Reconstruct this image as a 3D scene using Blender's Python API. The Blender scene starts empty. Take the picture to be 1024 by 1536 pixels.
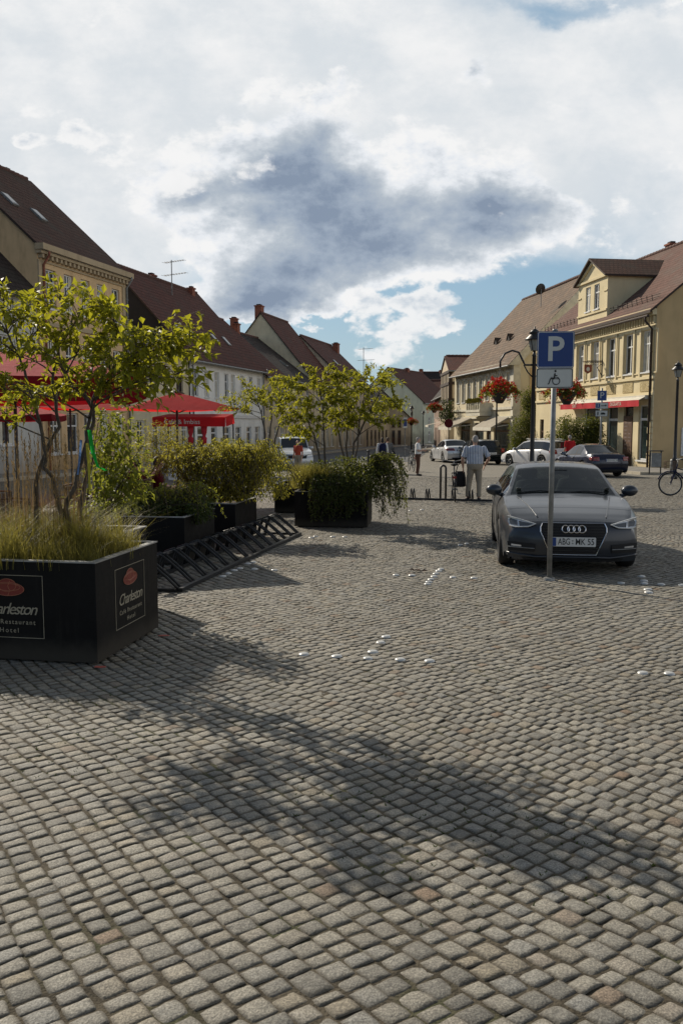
import bpy, math, random
import numpy as np
from mathutils import Vector, Matrix
R = math.radians; PI = math.pi
rng = random.Random(7); nrg = np.random.default_rng(7)
SC = bpy.context.scene; COL = SC.collection
# ------------------------------------------------------------------ camera geometry
CAM_H = 1.75; FOC = 1300.0; PITCH = math.atan(131/1300.0)
def ray(px, py):
    dx = (px-512)/FOC; dy = -(py-768)/FOC; c, s = math.cos(PITCH), math.sin(PITCH)
    return Vector((dx, c+dy*s, -s+dy*c))
def gz(y): return -.0115*y if y < 60 else -.69-.006*(y-60)
def G(px, py):                       # point of the ground seen at that place in the photo
    d = ray(px, py); t = -CAM_H/(d.z+.0115*d.y)
    if t < 0 or t*d.y > 60: t = (CAM_H+.33)/-(d.z+.006*d.y)
    return Vector((t*d.x, t*d.y, gz(t*d.y)))
def at(px, py, Y):
    d = ray(px, py); t = Y/d.y
    return Vector((t*d.x, Y, CAM_H+t*d.z))
# ------------------------------------------------------------------ mesh builder
class MB:
    def __init__(s): s.v = []; s.f = []; s.m = []; s.uv = {}
    def add(s, vs, fs, mi=0, uvs=None):
        o = len(s.v); s.v += [tuple(p) for p in vs]
        for k, f in enumerate(fs):
            if uvs: s.uv[len(s.f)] = uvs[k]
            s.f.append(tuple(i+o for i in f)); s.m.append(mi)
        return s
    def box(s, c, d, rz=0, mi=0, rx=0, ry=0):
        x, y, z = d[0]/2, d[1]/2, d[2]/2
        M = Matrix.Rotation(rz, 3, 'Z') @ Matrix.Rotation(ry, 3, 'Y') @ Matrix.Rotation(rx, 3, 'X'); c = Vector(c)
        vs = [c+M @ Vector((a*x, b*y, e*z)) for e in (-1, 1) for b in (-1, 1) for a in (-1, 1)]
        return s.add(vs, [(0, 2, 3, 1), (4, 5, 7, 6), (0, 1, 5, 4), (2, 6, 7, 3), (0, 4, 6, 2), (1, 3, 7, 5)], mi)
    def b2(s, a, b, mi=0):
        return s.box([(a[i]+b[i])/2 for i in range(3)], [abs(b[i]-a[i]) for i in range(3)], mi=mi)
    def tube(s, pts, rad, n=8, mi=0, closed=False, cap=True):
        pts = [Vector(p) for p in pts]; N = len(pts)
        if not hasattr(rad, '__len__'): rad = [rad]*N
        rings = []; prev = None
        for i, p in enumerate(pts):
            if closed: t = pts[(i+1) % N]-pts[i-1]
            else: t = pts[min(i+1, N-1)]-pts[max(i-1, 0)]
            if t.length < 1e-9: t = Vector((0, 0, 1))
            t.normalize()
            if prev is None:
                a = Vector((0, 0, 1)) if abs(t.z) < .9 else Vector((1, 0, 0))
                u = t.cross(a).normalized()
            else:
                u = prev-t*prev.dot(t)
                u = u.normalized() if u.length > 1e-6 else t.orthogonal().normalized()
            prev = u; w = t.cross(u)
            rings.append([p+(u*math.cos(2*PI*k/n)+w*math.sin(2*PI*k/n))*rad[i] for k in range(n)])
        vs = [q for r in rings for q in r]; fs = []
        for i in range(N if closed else N-1):
            j = (i+1) % N
            for k in range(n):
                k2 = (k+1) % n
                fs.append((i*n+k, i*n+k2, j*n+k2, j*n+k))
        if cap and not closed:
            fs.append(tuple(range(n-1, -1, -1))); fs.append(tuple((N-1)*n+k for k in range(n)))
        return s.add(vs, fs, mi)
    def lathe(s, prof, c=(0, 0, 0), n=16, mi=0, M=None, capb=True, capt=True):
        M = M or Matrix.Identity(3); c = Vector(c); vs = []; fs = []
        for r, z in prof:
            for k in range(n):
                a = 2*PI*k/n; vs.append(c+M @ Vector((r*math.cos(a), r*math.sin(a), z)))
        for i in range(len(prof)-1):
            for k in range(n):
                k2 = (k+1) % n; fs.append((i*n+k, i*n+k2, (i+1)*n+k2, (i+1)*n+k))
        if capb: fs.append(tuple(range(n-1, -1, -1)))
        if capt: fs.append(tuple((len(prof)-1)*n+k for k in range(n)))
        return s.add(vs, fs, mi)
    def ball(s, c, r, n=10, m=7, mi=0, M=None):
        if not hasattr(r, '__len__'): r = (r, r, r)
        M = M or Matrix.Identity(3); c = Vector(c); vs = []; fs = []
        for i in range(m+1):
            th = PI*i/m-PI/2
            for k in range(n):
                a = 2*PI*k/n
                vs.append(c+M @ Vector((r[0]*math.cos(th)*math.cos(a), r[1]*math.cos(th)*math.sin(a), r[2]*math.sin(th))))
        for i in range(m):
            for k in range(n):
                k2 = (k+1) % n; fs.append((i*n+k, i*n+k2, (i+1)*n+k2, (i+1)*n+k))
        return s.add(vs, fs, mi)
    def loft(s, rings, n=14, mi=0):          # rings: (cx, cy, cz, rx, ry)
        vs = []; fs = []
        for cx, cy, cz, rx, ry in rings:
            for k in range(n):
                a = 2*PI*k/n; vs.append((cx+rx*math.cos(a), cy+ry*math.sin(a), cz))
        for i in range(len(rings)-1):
            for k in range(n):
                k2 = (k+1) % n; fs.append((i*n+k, i*n+k2, (i+1)*n+k2, (i+1)*n+k))
        fs.append(tuple(range(n-1, -1, -1))); fs.append(tuple((len(rings)-1)*n+k for k in range(n)))
        return s.add(vs, fs, mi)
    def prism(s, poly, O, U, V, N, t, mi=0):  # flat outline extruded by t along N
        O, U, V, N = Vector(O), Vector(U), Vector(V), Vector(N); n = len(poly)
        a = [O+U*x+V*y for x, y in poly]; b = [p+N*t for p in a]
        fs = [tuple(range(n-1, -1, -1)), tuple(range(n, 2*n))]+[(i, (i+1) % n, n+(i+1) % n, n+i) for i in range(n)]
        return s.add(a+b, fs, mi)
    def build(s, name, mats, parent=None, smooth=False, loc=None, M=None):
        me = bpy.data.meshes.new(name); me.from_pydata(s.v, [], s.f)
        if not isinstance(mats, (list, tuple)): mats = [mats]
        for m in mats: me.materials.append(m)
        if len(mats) > 1: me.polygons.foreach_set('material_index', s.m)
        if s.uv:
            ul = me.uv_layers.new(name='UVMap'); k = 0
            for i, f in enumerate(s.f):
                u = s.uv.get(i)
                for j in range(len(f)):
                    if u: ul.data[k].uv = u[j]
                    k += 1
        if smooth: me.polygons.foreach_set('use_smooth', [True]*len(s.f))
        me.update()
        return link(name, me, parent, loc, M)
def link(name, me, parent=None, loc=None, M=None):
    o = bpy.data.objects.new(name, me); COL.objects.link(o)
    if parent: o.parent = parent
    if loc: o.location = loc
    if M: o.matrix_world = M
    return o
def tag(o, label, cat, group=None):
    o['label'] = label; o['category'] = cat
    if group: o['group'] = group
    return o
def thing(name, label, cat, loc=(0, 0, 0), rz=0, group=None, tilt=False):
    o = bpy.data.objects.new(name, None); COL.objects.link(o); o.empty_display_size = .2
    M = Matrix.Rotation(rz, 4, 'Z')
    if tilt: M = Matrix.Rotation(-.0115, 4, 'X') @ M
    o.matrix_world = Matrix.Translation(Vector(loc)) @ M
    return tag(o, label, cat, group)
def kids(o): return [c for c in bpy.data.objects if c.parent == o]
def dup(root, loc, rz=0, label=None, group=None):
    r = root.copy(); COL.objects.link(r); r.matrix_world = Matrix.Translation(Vector(loc)) @ Matrix.Rotation(rz, 4, 'Z')
    if label: r['label'] = label
    if group: r['group'] = group
    for ch in kids(root):
        c = ch.copy(); COL.objects.link(c); c.parent = r
        for g in kids(ch):
            d = g.copy(); COL.objects.link(d); d.parent = c
    return r
def evaluated(mb, mods):                      # apply modifiers through a temporary object
    o = mb.build('tmp', []); mods(o)
    bpy.context.view_layer.update()
    dg = bpy.context.evaluated_depsgraph_get(); dg.update()
    me = bpy.data.meshes.new_from_object(o.evaluated_get(dg))
    old = o.data; bpy.data.objects.remove(o); bpy.data.meshes.remove(old)
    return me
def blob(mb, name, mat, parent, vox=.014, it=4):  # fuse closed pieces into one continuous surface
    def mods(o):
        m = o.modifiers.new('r', 'REMESH'); m.mode = 'VOXEL'; m.voxel_size = vox
        m = o.modifiers.new('s', 'SMOOTH'); m.iterations = it; m.factor = .5
    me = evaluated(mb, mods); me.name = name
    me.materials.clear(); me.materials.append(mat)
    me.polygons.foreach_set('use_smooth', [True]*len(me.polygons))
    return link(name, me, parent)
def text(txt, size, M, mat, name, parent=None, shear=0, space=1, depth=.002, align='CENTER', bold=0, fit=0):
    cu = bpy.data.curves.new('t', 'FONT'); cu.body = txt; cu.size = size; cu.align_x = align; cu.align_y = 'CENTER'
    cu.shear = shear; cu.space_character = space; cu.extrude = depth; cu.resolution_u = 3; cu.offset = bold
    o = bpy.data.objects.new('t', cu); COL.objects.link(o); bpy.context.view_layer.update()
    dg = bpy.context.evaluated_depsgraph_get(); me = bpy.data.meshes.new_from_object(o.evaluated_get(dg))
    bpy.data.objects.remove(o)
    if fit:
        xs_ = [v.co.x for v in me.vertices]; k = fit/(max(xs_)-min(xs_)); c_ = (max(xs_)+min(xs_))/2; me.transform(Matrix.Diagonal((k, 1, 1, 1)) @ Matrix.Translation((-c_, 0, 0)))
    me.transform(M); me.materials.clear(); me.materials.append(mat); me.name = name
    return link(name, me, parent)
def frame(O, U, V):                           # 4x4 from origin and two axes
    U = Vector(U).normalized(); V = Vector(V).normalized(); N = U.cross(V); M = Matrix((U, V, N)).transposed().to_4x4()
    M.translation = Vector(O); return M
# ------------------------------------------------------------------ materials
class NT:
    def __init__(s, nt): s.n = nt.nodes; s.l = nt.links
    def new(s, t, **k):
        n = s.n.new(t)
        for a, b in k.items(): setattr(n, a, b)
        return n
    def put(s, sock, v):
        if isinstance(v, bpy.types.NodeSocket): s.l.new(v, sock)
        elif v is not None:
            if sock.type == 'RGBA' and not hasattr(v, '__len__'): v = (v, v, v, 1)
            if sock.type == 'RGBA' and len(v) == 3: v = (*v, 1)
            sock.default_value = v
    def math(s, op, a, b=None, c=None, clamp=False):
        n = s.new('ShaderNodeMath', operation=op, use_clamp=clamp)
        for i, v in enumerate((a, b, c)): s.put(n.inputs[i], v)
        return n.outputs[0]
    def mix(s, f, a, b, bt='MIX'):
        n = s.new('ShaderNodeMix', data_type='RGBA', blend_type=bt); n.clamp_factor = True
        s.put(n.inputs[0], f); s.put(n.inputs[6], a); s.put(n.inputs[7], b); return n.outputs[2]
    def noise(s, vec, scale, detail=4, rough=.55, out=0, dist=0):
        n = s.new('ShaderNodeTexNoise'); s.put(n.inputs['Vector'], vec)
        n.inputs['Scale'].default_value = scale; n.inputs['Detail'].default_value = detail
        n.inputs['Roughness'].default_value = rough; n.inputs['Distortion'].default_value = dist; return n.outputs[out]
    def smooth(s, v, a, b, lo=0, hi=1):
        n = s.new('ShaderNodeMapRange', interpolation_type='SMOOTHSTEP'); n.clamp = True
        s.put(n.inputs[0], v); s.put(n.inputs[1], a); s.put(n.inputs[2], b); s.put(n.inputs[3], lo); s.put(n.inputs[4], hi)
        return n.outputs[0]
    def bump(s, h, st=.3, d=.02):
        n = s.new('ShaderNodeBump'); n.inputs['Strength'].default_value = st; n.inputs['Distance'].default_value = d
        s.put(n.inputs['Height'], h); return n.outputs[0]
    def coord(s, o='Object'): return s.new('ShaderNodeTexCoord').outputs[o]
def base(name):
    m = bpy.data.materials.new(name); m.use_nodes = True; t = NT(m.node_tree)
    return m, t, t.n['Principled BSDF']
def mat(name, col, rough=.7, metal=0, var=.18, scale=2.5, bump=0, bscale=30, coat=0, spec=.5, tint=None):
    m, t, p = base(name); co = t.coord()
    n = t.noise(co, scale, 6, .6)
    f = t.smooth(n, .3, .7)
    dark = [c*(1-var) for c in col]; lite = [min(1, c*(1+var*.6)) for c in col]
    if tint: dark = tint
    c = t.mix(f, dark, lite)
    t.put(p.inputs['Base Color'], c)
    p.inputs['Roughness'].default_value = rough; p.inputs['Metallic'].default_value = metal
    p.inputs['Specular IOR Level'].default_value = spec
    p.inputs['Coat Weight'].default_value = coat; p.inputs['Coat Roughness'].default_value = .05
    if bump: t.put(p.inputs['Normal'], t.bump(t.noise(co, bscale, 5), bump, .02))
    return m
def plaster(name, col, dirt=(.12, .10, .08), amt=.35):
    m, t, p = base(name); co = t.coord()
    mp = t.new('ShaderNodeMapping'); t.put(mp.inputs[0], co); mp.inputs['Scale'].default_value = (.9, .9, .25)
    streak = t.smooth(t.noise(mp.outputs[0], 2.2, 7, .65), .45, .8)
    c = t.mix(t.smooth(t.noise(co, .7, 6), .3, .7), [x*.86 for x in col], col)
    c = t.mix(t.math('MULTIPLY', streak, amt), c, dirt)
    sep = t.new('ShaderNodeSeparateXYZ'); t.put(sep.inputs[0], co)
    low = t.smooth(t.math('ADD', sep.outputs[2], t.math('MULTIPLY', t.noise(co, 1.5, 5), 1.2)), .4, 1.6, amt*1.3, 0)
    c = t.mix(low, c, dirt)
    t.put(p.inputs['Base Color'], c); p.inputs['Roughness'].default_value = .9
    p.inputs['Specular IOR Level'].default_value = .2
    t.put(p.inputs['Normal'], t.bump(t.noise(co, 25, 5), .25, .02)); return m
def tiles(name, c1, c2, c3, w=.24, h=.34):
    m, t, p = base(name); uv = t.coord('UV')
    b = t.new('ShaderNodeTexBrick'); t.put(b.inputs['Vector'], uv)
    b.inputs['Scale'].default_value = 1; b.inputs['Brick Width'].default_value = w; b.inputs['Row Height'].default_value = h
    b.inputs['Mortar Size'].default_value = .022; b.inputs['Mortar Smooth'].default_value = .4; b.inputs['Bias'].default_value = 0
    t.put(b.inputs['Color1'], c1); t.put(b.inputs['Color2'], c2); t.put(b.inputs['Mortar'], [x*.3 for x in c1])
    n = t.noise(uv, .55, 8, .65); c = t.mix(t.smooth(n, .42, .72), b.outputs[0], c3)
    c = t.mix(t.smooth(t.noise(uv, 3.1, 5), .35, .75, 0, .5), c, [x*.5 for x in c1])
    p.inputs['Roughness'].default_value = .85; p.inputs['Specular IOR Level'].default_value = .15
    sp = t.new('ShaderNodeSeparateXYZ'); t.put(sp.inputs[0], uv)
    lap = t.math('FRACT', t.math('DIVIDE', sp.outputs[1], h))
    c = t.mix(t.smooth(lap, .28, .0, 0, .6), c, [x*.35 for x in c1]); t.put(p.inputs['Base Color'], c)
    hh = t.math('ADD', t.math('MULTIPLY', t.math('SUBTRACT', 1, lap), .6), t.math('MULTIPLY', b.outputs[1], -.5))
    t.put(p.inputs['Normal'], t.bump(hh, .7, .04)); return m
def leafmat(name, a, b, tr, k=.45, clump=1.2):
    m, t, p = base(name)
    g = t.new('ShaderNodeNewGeometry'); r = g.outputs['Random Per Island']
    n = t.smooth(t.noise(t.coord(), clump, 3), .35, .65)
    f = t.math('ADD', t.math('MULTIPLY', r, .6), t.math('MULTIPLY', n, .4))
    c = t.mix(f, a, b); t.put(p.inputs['Base Color'], c); p.inputs['Roughness'].default_value = .5
    p.inputs['Specular IOR Level'].default_value = .3
    tl = t.new('ShaderNodeBsdfTranslucent'); t.put(tl.inputs[0], t.mix(f, [x*.75 for x in tr], tr))
    mx = t.new('ShaderNodeMixShader'); mx.inputs[0].default_value = k
    t.l.new(p.outputs[0], mx.inputs[1]); t.l.new(tl.outputs[0], mx.inputs[2])
    t.l.new(mx.outputs[0], t.n['Material Output'].inputs[0]); return m
def cloth(name, col, tr=None, k=.4):
    m, t, p = base(name); co = t.coord()
    c = t.mix(t.smooth(t.noise(co, 2, 5), .3, .7), [x*.85 for x in col], col)
    t.put(p.inputs['Base Color'], c); p.inputs['Roughness'].default_value = .85; p.inputs['Specular IOR Level'].default_value = .2
    t.put(p.inputs['Normal'], t.bump(t.noise(co, 6, 4), .25, .05))
    if tr:
        tl = t.new('ShaderNodeBsdfTranslucent'); t.put(tl.inputs[0], tr)
        mx = t.new('ShaderNodeMixShader'); mx.inputs[0].default_value = k
        t.l.new(p.outputs[0], mx.inputs[1]); t.l.new(tl.outputs[0], mx.inputs[2])
        t.l.new(mx.outputs[0], t.n['Material Output'].inputs[0])
    return m
def glassmat(name, col, alpha=.0, rough=.04):
    m, t, p = base(name)
    n = t.smooth(t.noise(t.coord(), .8, 3), .35, .65)
    t.put(p.inputs['Base Color'], t.mix(n, [x*.5 for x in col], col)); p.inputs['Roughness'].default_value = rough
    p.inputs['Specular IOR Level'].default_value = .6
    t.put(p.inputs['Normal'], t.bump(t.noise(t.coord(), .9, 2), .06, .05))
    if alpha:
        tb = t.new('ShaderNodeBsdfTransparent'); tb.inputs[0].default_value = (.75, .85, .85, 1)
        gl = t.new('ShaderNodeBsdfGlossy'); gl.inputs['Roughness'].default_value = .02
        fr = t.new('ShaderNodeFresnel'); fr.inputs[0].default_value = 1.5
        a = t.new('ShaderNodeMixShader'); a.inputs[0].default_value = alpha
        t.l.new(p.outputs[0], a.inputs[1]); t.l.new(tb.outputs[0], a.inputs[2])
        b = t.new('ShaderNodeMixShader'); t.put(b.inputs[0], t.math('MULTIPLY', fr.outputs[0], .75))
        t.l.new(a.outputs[0], b.inputs[1]); t.l.new(gl.outputs[0], b.inputs[2])
        t.l.new(b.outputs[0], t.n['Material Output'].inputs[0])
    return m
M = {}
M['black_metal'] = mat('black_metal', (.018, .018, .02), .45, .0, .3)
M['rack'] = mat('rack_metal', (.022, .023, .025), .5, .3, .4, 8)
M['galv'] = mat('galvanised_steel', (.24, .245, .24), .55, .35, .3, 6)
M['chrome'] = mat('chrome', (.62, .62, .63), .18, 1, .05)
M['rubber'] = mat('rubber', (.014, .014, .014), .8, 0, .3, 8)
M['dark'] = mat('dark_interior', (.012, .012, .013), .8)
M['seat'] = mat('car_seat', (.03, .03, .033), .8)
M['planter'] = mat('planter_board', (.0075, .007, .007), .6, 0, .45, 3, .08, 20, spec=.12, tint=(.005, .0045, .0045))
def planter_mat():
    m, t, p = base('planter_board'); co = t.coord(); sp = t.new('ShaderNodeSeparateXYZ'); t.put(sp.inputs[0], co); n = t.noise(co, 4, 8, .7)
    mp = t.new('ShaderNodeMapping'); t.put(mp.inputs[0], co); mp.inputs['Scale'].default_value = (9, 9, .7)
    c = t.mix(t.smooth(n, .35, .7), (.006, .0055, .0055), (.011, .0105, .010))
    c = t.mix(t.smooth(t.noise(mp.outputs[0], 2, 6, .7), .52, .8, 0, .5), c, (.032, .029, .025))
    c = t.mix(t.smooth(t.math('SUBTRACT', sp.outputs[2], t.math('MULTIPLY', n, .22)), .12, -.08, 0, .75), c, (.055, .048, .038))
    t.put(p.inputs['Base Color'], c); t.put(p.inputs['Roughness'], t.smooth(n, .3, .7, .5, .75)); p.inputs['Specular IOR Level'].default_value = .14
    t.put(p.inputs['Normal'], t.bump(t.noise(co, 3, 3), .12, .03)); return m
M['planter'] = planter_mat()
M['rim'] = mat('planter_rim', (.30, .30, .29), .5, .3, .3, 6)
M['soil'] = mat('soil', (.05, .035, .022), .95, 0, .4, 12, .6, 30)
M['white'] = mat('white_paint', (.72, .72, .70), .5, 0, .12, 5)
M['cream'] = mat('cream_paint', (.62, .58, .46), .6)
M['glass'] = glassmat('window_glass', (.05, .055, .06))
M['shopglass'] = glassmat('shop_glass', (.03, .045, .045))
M['carglass'] = glassmat('car_glass', (.006, .010, .011), .5)
M['farglass'] = glassmat('car_glass_far', (.02, .024, .028))
M['bark'] = mat('bark', (.085, .07, .055), .9, 0, .4, 20, .5, 60)
M['twig'] = mat('twig', (.06, .045, .032), .9, 0, .4, 20)
M['leaf_tree'] = leafmat('serviceberry_leaf', (.07, .10, .012), (.19, .19, .022), (.54, .52, .03), .48)
M['leaf_tree2'] = leafmat('serviceberry_leaf_far', (.095, .12, .014), (.19, .19, .022), (.50, .48, .035), .48)
M['leaf_shrub'] = leafmat('shrub_leaf', (.04, .06, .012), (.11, .12, .025), (.42, .44, .05), .45)
M['leaf_gold'] = leafmat('golden_shrub_leaf', (.07, .078, .014), (.17, .155, .035), (.52, .47, .06), .5)
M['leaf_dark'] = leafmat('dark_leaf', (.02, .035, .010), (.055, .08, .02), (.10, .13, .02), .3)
M['leaf_vine'] = leafmat('vine_leaf', (.03, .05, .014), (.085, .10, .025), (.24, .26, .04), .4)
M['grass'] = leafmat('ornamental_grass', (.06, .068, .016), (.19, .165, .045), (.40, .35, .07), .45, 3)
M['straw'] = leafmat('dry_grass', (.16, .11, .05), (.30, .22, .11), (.30, .2, .08), .35, 3)
M['petal'] = leafmat('geranium_petal', (.42, .015, .012), (.62, .05, .03), (.6, .03, .02), .35, 6)
M['red'] = cloth('red_canopy', (.52, .030, .034), (.80, .03, .03), .5)
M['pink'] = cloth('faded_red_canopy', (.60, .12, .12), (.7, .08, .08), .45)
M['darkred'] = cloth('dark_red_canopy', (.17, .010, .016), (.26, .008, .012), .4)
M['awnred'] = cloth('red_awning_valance', (.50, .035, .045))
M['awn'] = cloth('beige_awning', (.48, .43, .35), (.3, .25, .18), .25)
M['stripe'] = cloth('cream_valance', (.66, .62, .52))
M['signblue'] = mat('traffic_blue', (.005, .038, .19), .4, 0, .12)
M['signwhite'] = mat('traffic_white', (.55, .56, .53), .4, 0, .1)
M['ink'] = mat('black_ink', (.012, .012, .012), .6)
M['plate'] = mat('number_plate_white', (.62, .62, .60), .4, 0, .05)
M['gold'] = mat('gold_lettering', (.30, .27, .20), .55)
M['hat'] = mat('red_hat_print', (.17, .022, .012), .6)
M['hatline'] = mat('orange_outline_print', (.34, .13, .07), .6)
M['skin'] = mat('skin', (.42, .25, .18), .55, 0, .1)
M['hair_grey'] = mat('grey_hair', (.30, .28, .26), .8)
M['hair_dark'] = mat('dark_hair', (.022, .016, .012), .7)
M['hair_brown'] = mat('brown_hair', (.06, .035, .02), .7)
M['shirt_white'] = cloth('white_shirt', (.68, .68, .68)); M['beige'] = cloth('beige_trousers', (.30, .26, .20))
M['brown_cloth'] = cloth('brown_trousers', (.10, .05, .035)); M['navy'] = cloth('navy_cloth', (.012, .016, .05))
M['black_cloth'] = cloth('black_cloth', (.015, .015, .017)); M['red_cloth'] = cloth('red_shirt', (.48, .02, .022))
M['maroon'] = cloth('maroon_shirt', (.09, .012, .016)); M['grey_cloth'] = cloth('grey_trousers', (.12, .12, .12)); M['olive'] = cloth('olive_trousers', (.13, .12, .08))
M['orange_cloth'] = cloth('orange_red_shirt', (.42, .07, .04))
M['shoe'] = mat('shoe_leather', (.03, .025, .02), .6)
M['stone'] = mat('stone_trim', (.42, .38, .30), .85, 0, .2, 3)
M['lampglass'] = glassmat('lamp_glass', (.35, .36, .34)); M['taillight'] = mat('tail_light', (.25, .008, .012), .15, 0, .2, 6, coat=1)
M['headlamp'] = mat('headlamp_chrome', (.62, .63, .64), .22, .35, .3, 9, coat=1)
M['lens'] = glassmat('headlamp_lens', (.10, .105, .11))
M['wood'] = mat('brown_wood', (.10, .05, .025), .6, 0, .35, 6)
M['timber'] = mat('dark_timber', (.045, .028, .02), .8); M['brickred'] = mat('chimney_brick', (.26, .09, .055), .9, 0, .35, 8, .3)
M['studw'] = mat('stud_metal', (.50, .50, .48), .35, .2, .08, 20)
def striped():
    m, t, p = base('striped_shirt'); sp = t.new('ShaderNodeSeparateXYZ'); t.put(sp.inputs[0], t.coord())
    a = t.math('ARCTAN2', sp.outputs[1], sp.outputs[0])
    f = t.smooth(t.math('SINE', t.math('MULTIPLY', sp.outputs[0], 150)), -.3, .4)
    t.put(p.inputs['Base Color'], t.mix(f, (.16, .21, .33), (.62, .64, .66))); p.inputs['Roughness'].default_value = .85
    t.put(p.inputs['Normal'], t.bump(t.noise(t.coord(), 9, 4), .5, .05)); return m
M['striped'] = striped()
def paint(name, col, metal=.0, rough=.28, coat=.45, spec=.5):
    return mat(name, col, rough, metal, .06, 1.5, coat=coat, spec=spec)
# ------------------------------------------------------------------ camera, sun, sky
cam = bpy.data.cameras.new('camera'); co = bpy.data.objects.new('camera', cam); COL.objects.link(co)
co.location = (0, 0, CAM_H); co.rotation_euler = (PI/2-PITCH, 0, 0)
cam.sensor_fit = 'VERTICAL'; cam.sensor_height = 36; cam.lens = 36*FOC/1536; cam.clip_end = 3000; cam.clip_start = .05
SC.camera = co
SUN_AZ, SUN_EL = R(-39), R(33.5)
sdir = Vector((math.sin(SUN_AZ)*math.cos(SUN_EL), math.cos(SUN_AZ)*math.cos(SUN_EL), math.sin(SUN_EL)))
sl = bpy.data.lights.new('sun', 'SUN'); sl.energy = 5.0; sl.angle = R(.5); sl.color = (1, .90, .75)
so = bpy.data.objects.new('sun', sl); COL.objects.link(so); so.location = (-30, 40, 40)
so.rotation_euler = (-sdir).to_track_quat('-Z', 'Y').to_euler()
cy = SC.cycles; cy.max_bounces = 5; cy.diffuse_bounces = 2; cy.glossy_bounces = 3; cy.transmission_bounces = 3; cy.transparent_max_bounces = 6; cy.caustics_reflective = False; cy.caustics_refractive = False
SC.view_settings.view_transform = 'Standard'; SC.view_settings.look = 'None'; SC.view_settings.exposure = 0
W = bpy.data.worlds.new('World'); W.cycles.sampling_method = 'MANUAL'; W.cycles.sample_map_resolution = 512; SC.world = W; W.use_nodes = True
t = NT(W.node_tree); bg = t.n['Background']; bg.inputs[1].default_value = .1
sky = t.new('ShaderNodeTexSky', sky_type='NISHITA'); sky.sun_disc = False
sky.sun_elevation = SUN_EL; sky.sun_rotation = SUN_AZ; sky.dust_density = 1.0
gen = t.coord('Generated'); sp = t.new('ShaderNodeSeparateXYZ'); t.put(sp.inputs[0], gen)
x, y, z = sp.outputs
yy = t.math('MAXIMUM', y, .08); u = t.math('DIVIDE', x, yy); v = t.math('DIVIDE', z, yy)   # direction of the sky, unrolled around north
cb = t.new('ShaderNodeCombineXYZ'); t.put(cb.inputs[0], u); t.put(cb.inputs[1], t.math('MULTIPLY', v, 1.5)); uv = cb.outputs[0]
wn = t.new('ShaderNodeSeparateColor'); t.put(wn.inputs[0], t.noise(uv, 5.5, 6, .62, 1))
wu = t.math('ADD', u, t.math('MULTIPLY', t.math('SUBTRACT', wn.outputs[0], .5), .15))
wv = t.math('ADD', v, t.math('MULTIPLY', t.math('SUBTRACT', wn.outputs[1], .5), .11))
def uvof(px, py): d = ray(px, py); return d.x/d.y, d.z/d.y
def blobs(lst, U, V):
    acc = None
    for px, py, rx, ry, w in lst:
        a, b = uvof(px, py)
        du = t.math('DIVIDE', t.math('SUBTRACT', U, a), rx/1300); dv = t.math('DIVIDE', t.math('SUBTRACT', V, b), ry/1300)
        r2 = t.math('ADD', t.math('MULTIPLY', du, du), t.math('MULTIPLY', dv, dv))
        g = t.math('MULTIPLY', t.math('EXPONENT', t.math('MULTIPLY', r2, -1)), w)
        acc = g if acc is None else t.math('ADD', acc, g)
    return acc
f1 = t.noise(uv, 9, 8, .62); f2 = t.noise(uv, 3.2, 7, .58, dist=.4); f3 = t.noise(uv, 22, 6, .6)
def shifted(dx, dy):
    n = t.new('ShaderNodeVectorMath', operation='ADD'); t.put(n.inputs[0], uv); n.inputs[1].default_value = (dx, dy, 0); return n.outputs[0]
def puffs(vec, sc):
    n = t.new('ShaderNodeTexVoronoi', feature='SMOOTH_F1', voronoi_dimensions='2D'); n.normalize = True; t.put(n.inputs['Vector'], vec)
    n.inputs['Scale'].default_value = sc; n.inputs['Detail'].default_value = 4; n.inputs['Roughness'].default_value = .6; n.inputs['Smoothness'].default_value = .5
    return t.math('SUBTRACT', .42, n.outputs[0])
wuv = t.new('ShaderNodeVectorMath', operation='ADD'); t.put(wuv.inputs[0], uv); sc_ = t.new('ShaderNodeVectorMath', operation='SCALE'); t.put(sc_.inputs[0], t.noise(uv, 8, 4, .6, 1)); sc_.inputs['Scale'].default_value = .06; t.put(wuv.inputs[1], sc_.outputs[0])
pf = puffs(wuv.outputs[0], 11)
relief_ = t.math('SUBTRACT', t.noise(shifted(-.012, .022), 9, 8, .62), f1)      # lit from the upper left, where the sun is
front = t.smooth(y, .0, .75)
# thin bright veil, thick near the sun, torn open low on the right
veil = t.math('ADD', t.smooth(v, .03, .32, .22, 1.05), t.math('MULTIPLY', t.math('SUBTRACT', f2, .5), 1.3))
veil = t.math('SUBTRACT', veil, blobs([(720, 480, 210, 60, .85), (470, 520, 230, 60, .95), (900, 415, 170, 34, .35), (690, 560, 140, 40, .4), (870, 5, 190, 20, .7), (310, 395, 90, 36, .3)], wu, wv))
veil = t.math('ADD', veil, blobs([(60, 420, 220, 160, .55), (200, 200, 260, 160, .3)], u, v))
veil = t.math('MULTIPLY', t.smooth(veil, .08, .98), front)
nish = t.mix(1, sky.outputs[0], (.95, 1.0, 1.05), 'MULTIPLY')
blue = t.mix(t.math('MULTIPLY', front, .65), nish, (2.6, 4.3, 5.6))
hz = t.smooth(v, .0, .12, .5, 0); blue = t.mix(t.math('MULTIPLY', hz, front), blue, (4.6, 6.0, 6.8))
vcol = t.mix(t.smooth(t.math('ADD', f1, t.math('MULTIPLY', relief_, .5)), .36, .66), (6.9, 7.35, 7.75), (8.8, 8.85, 8.9))
c = t.mix(veil, blue, vcol)
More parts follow.
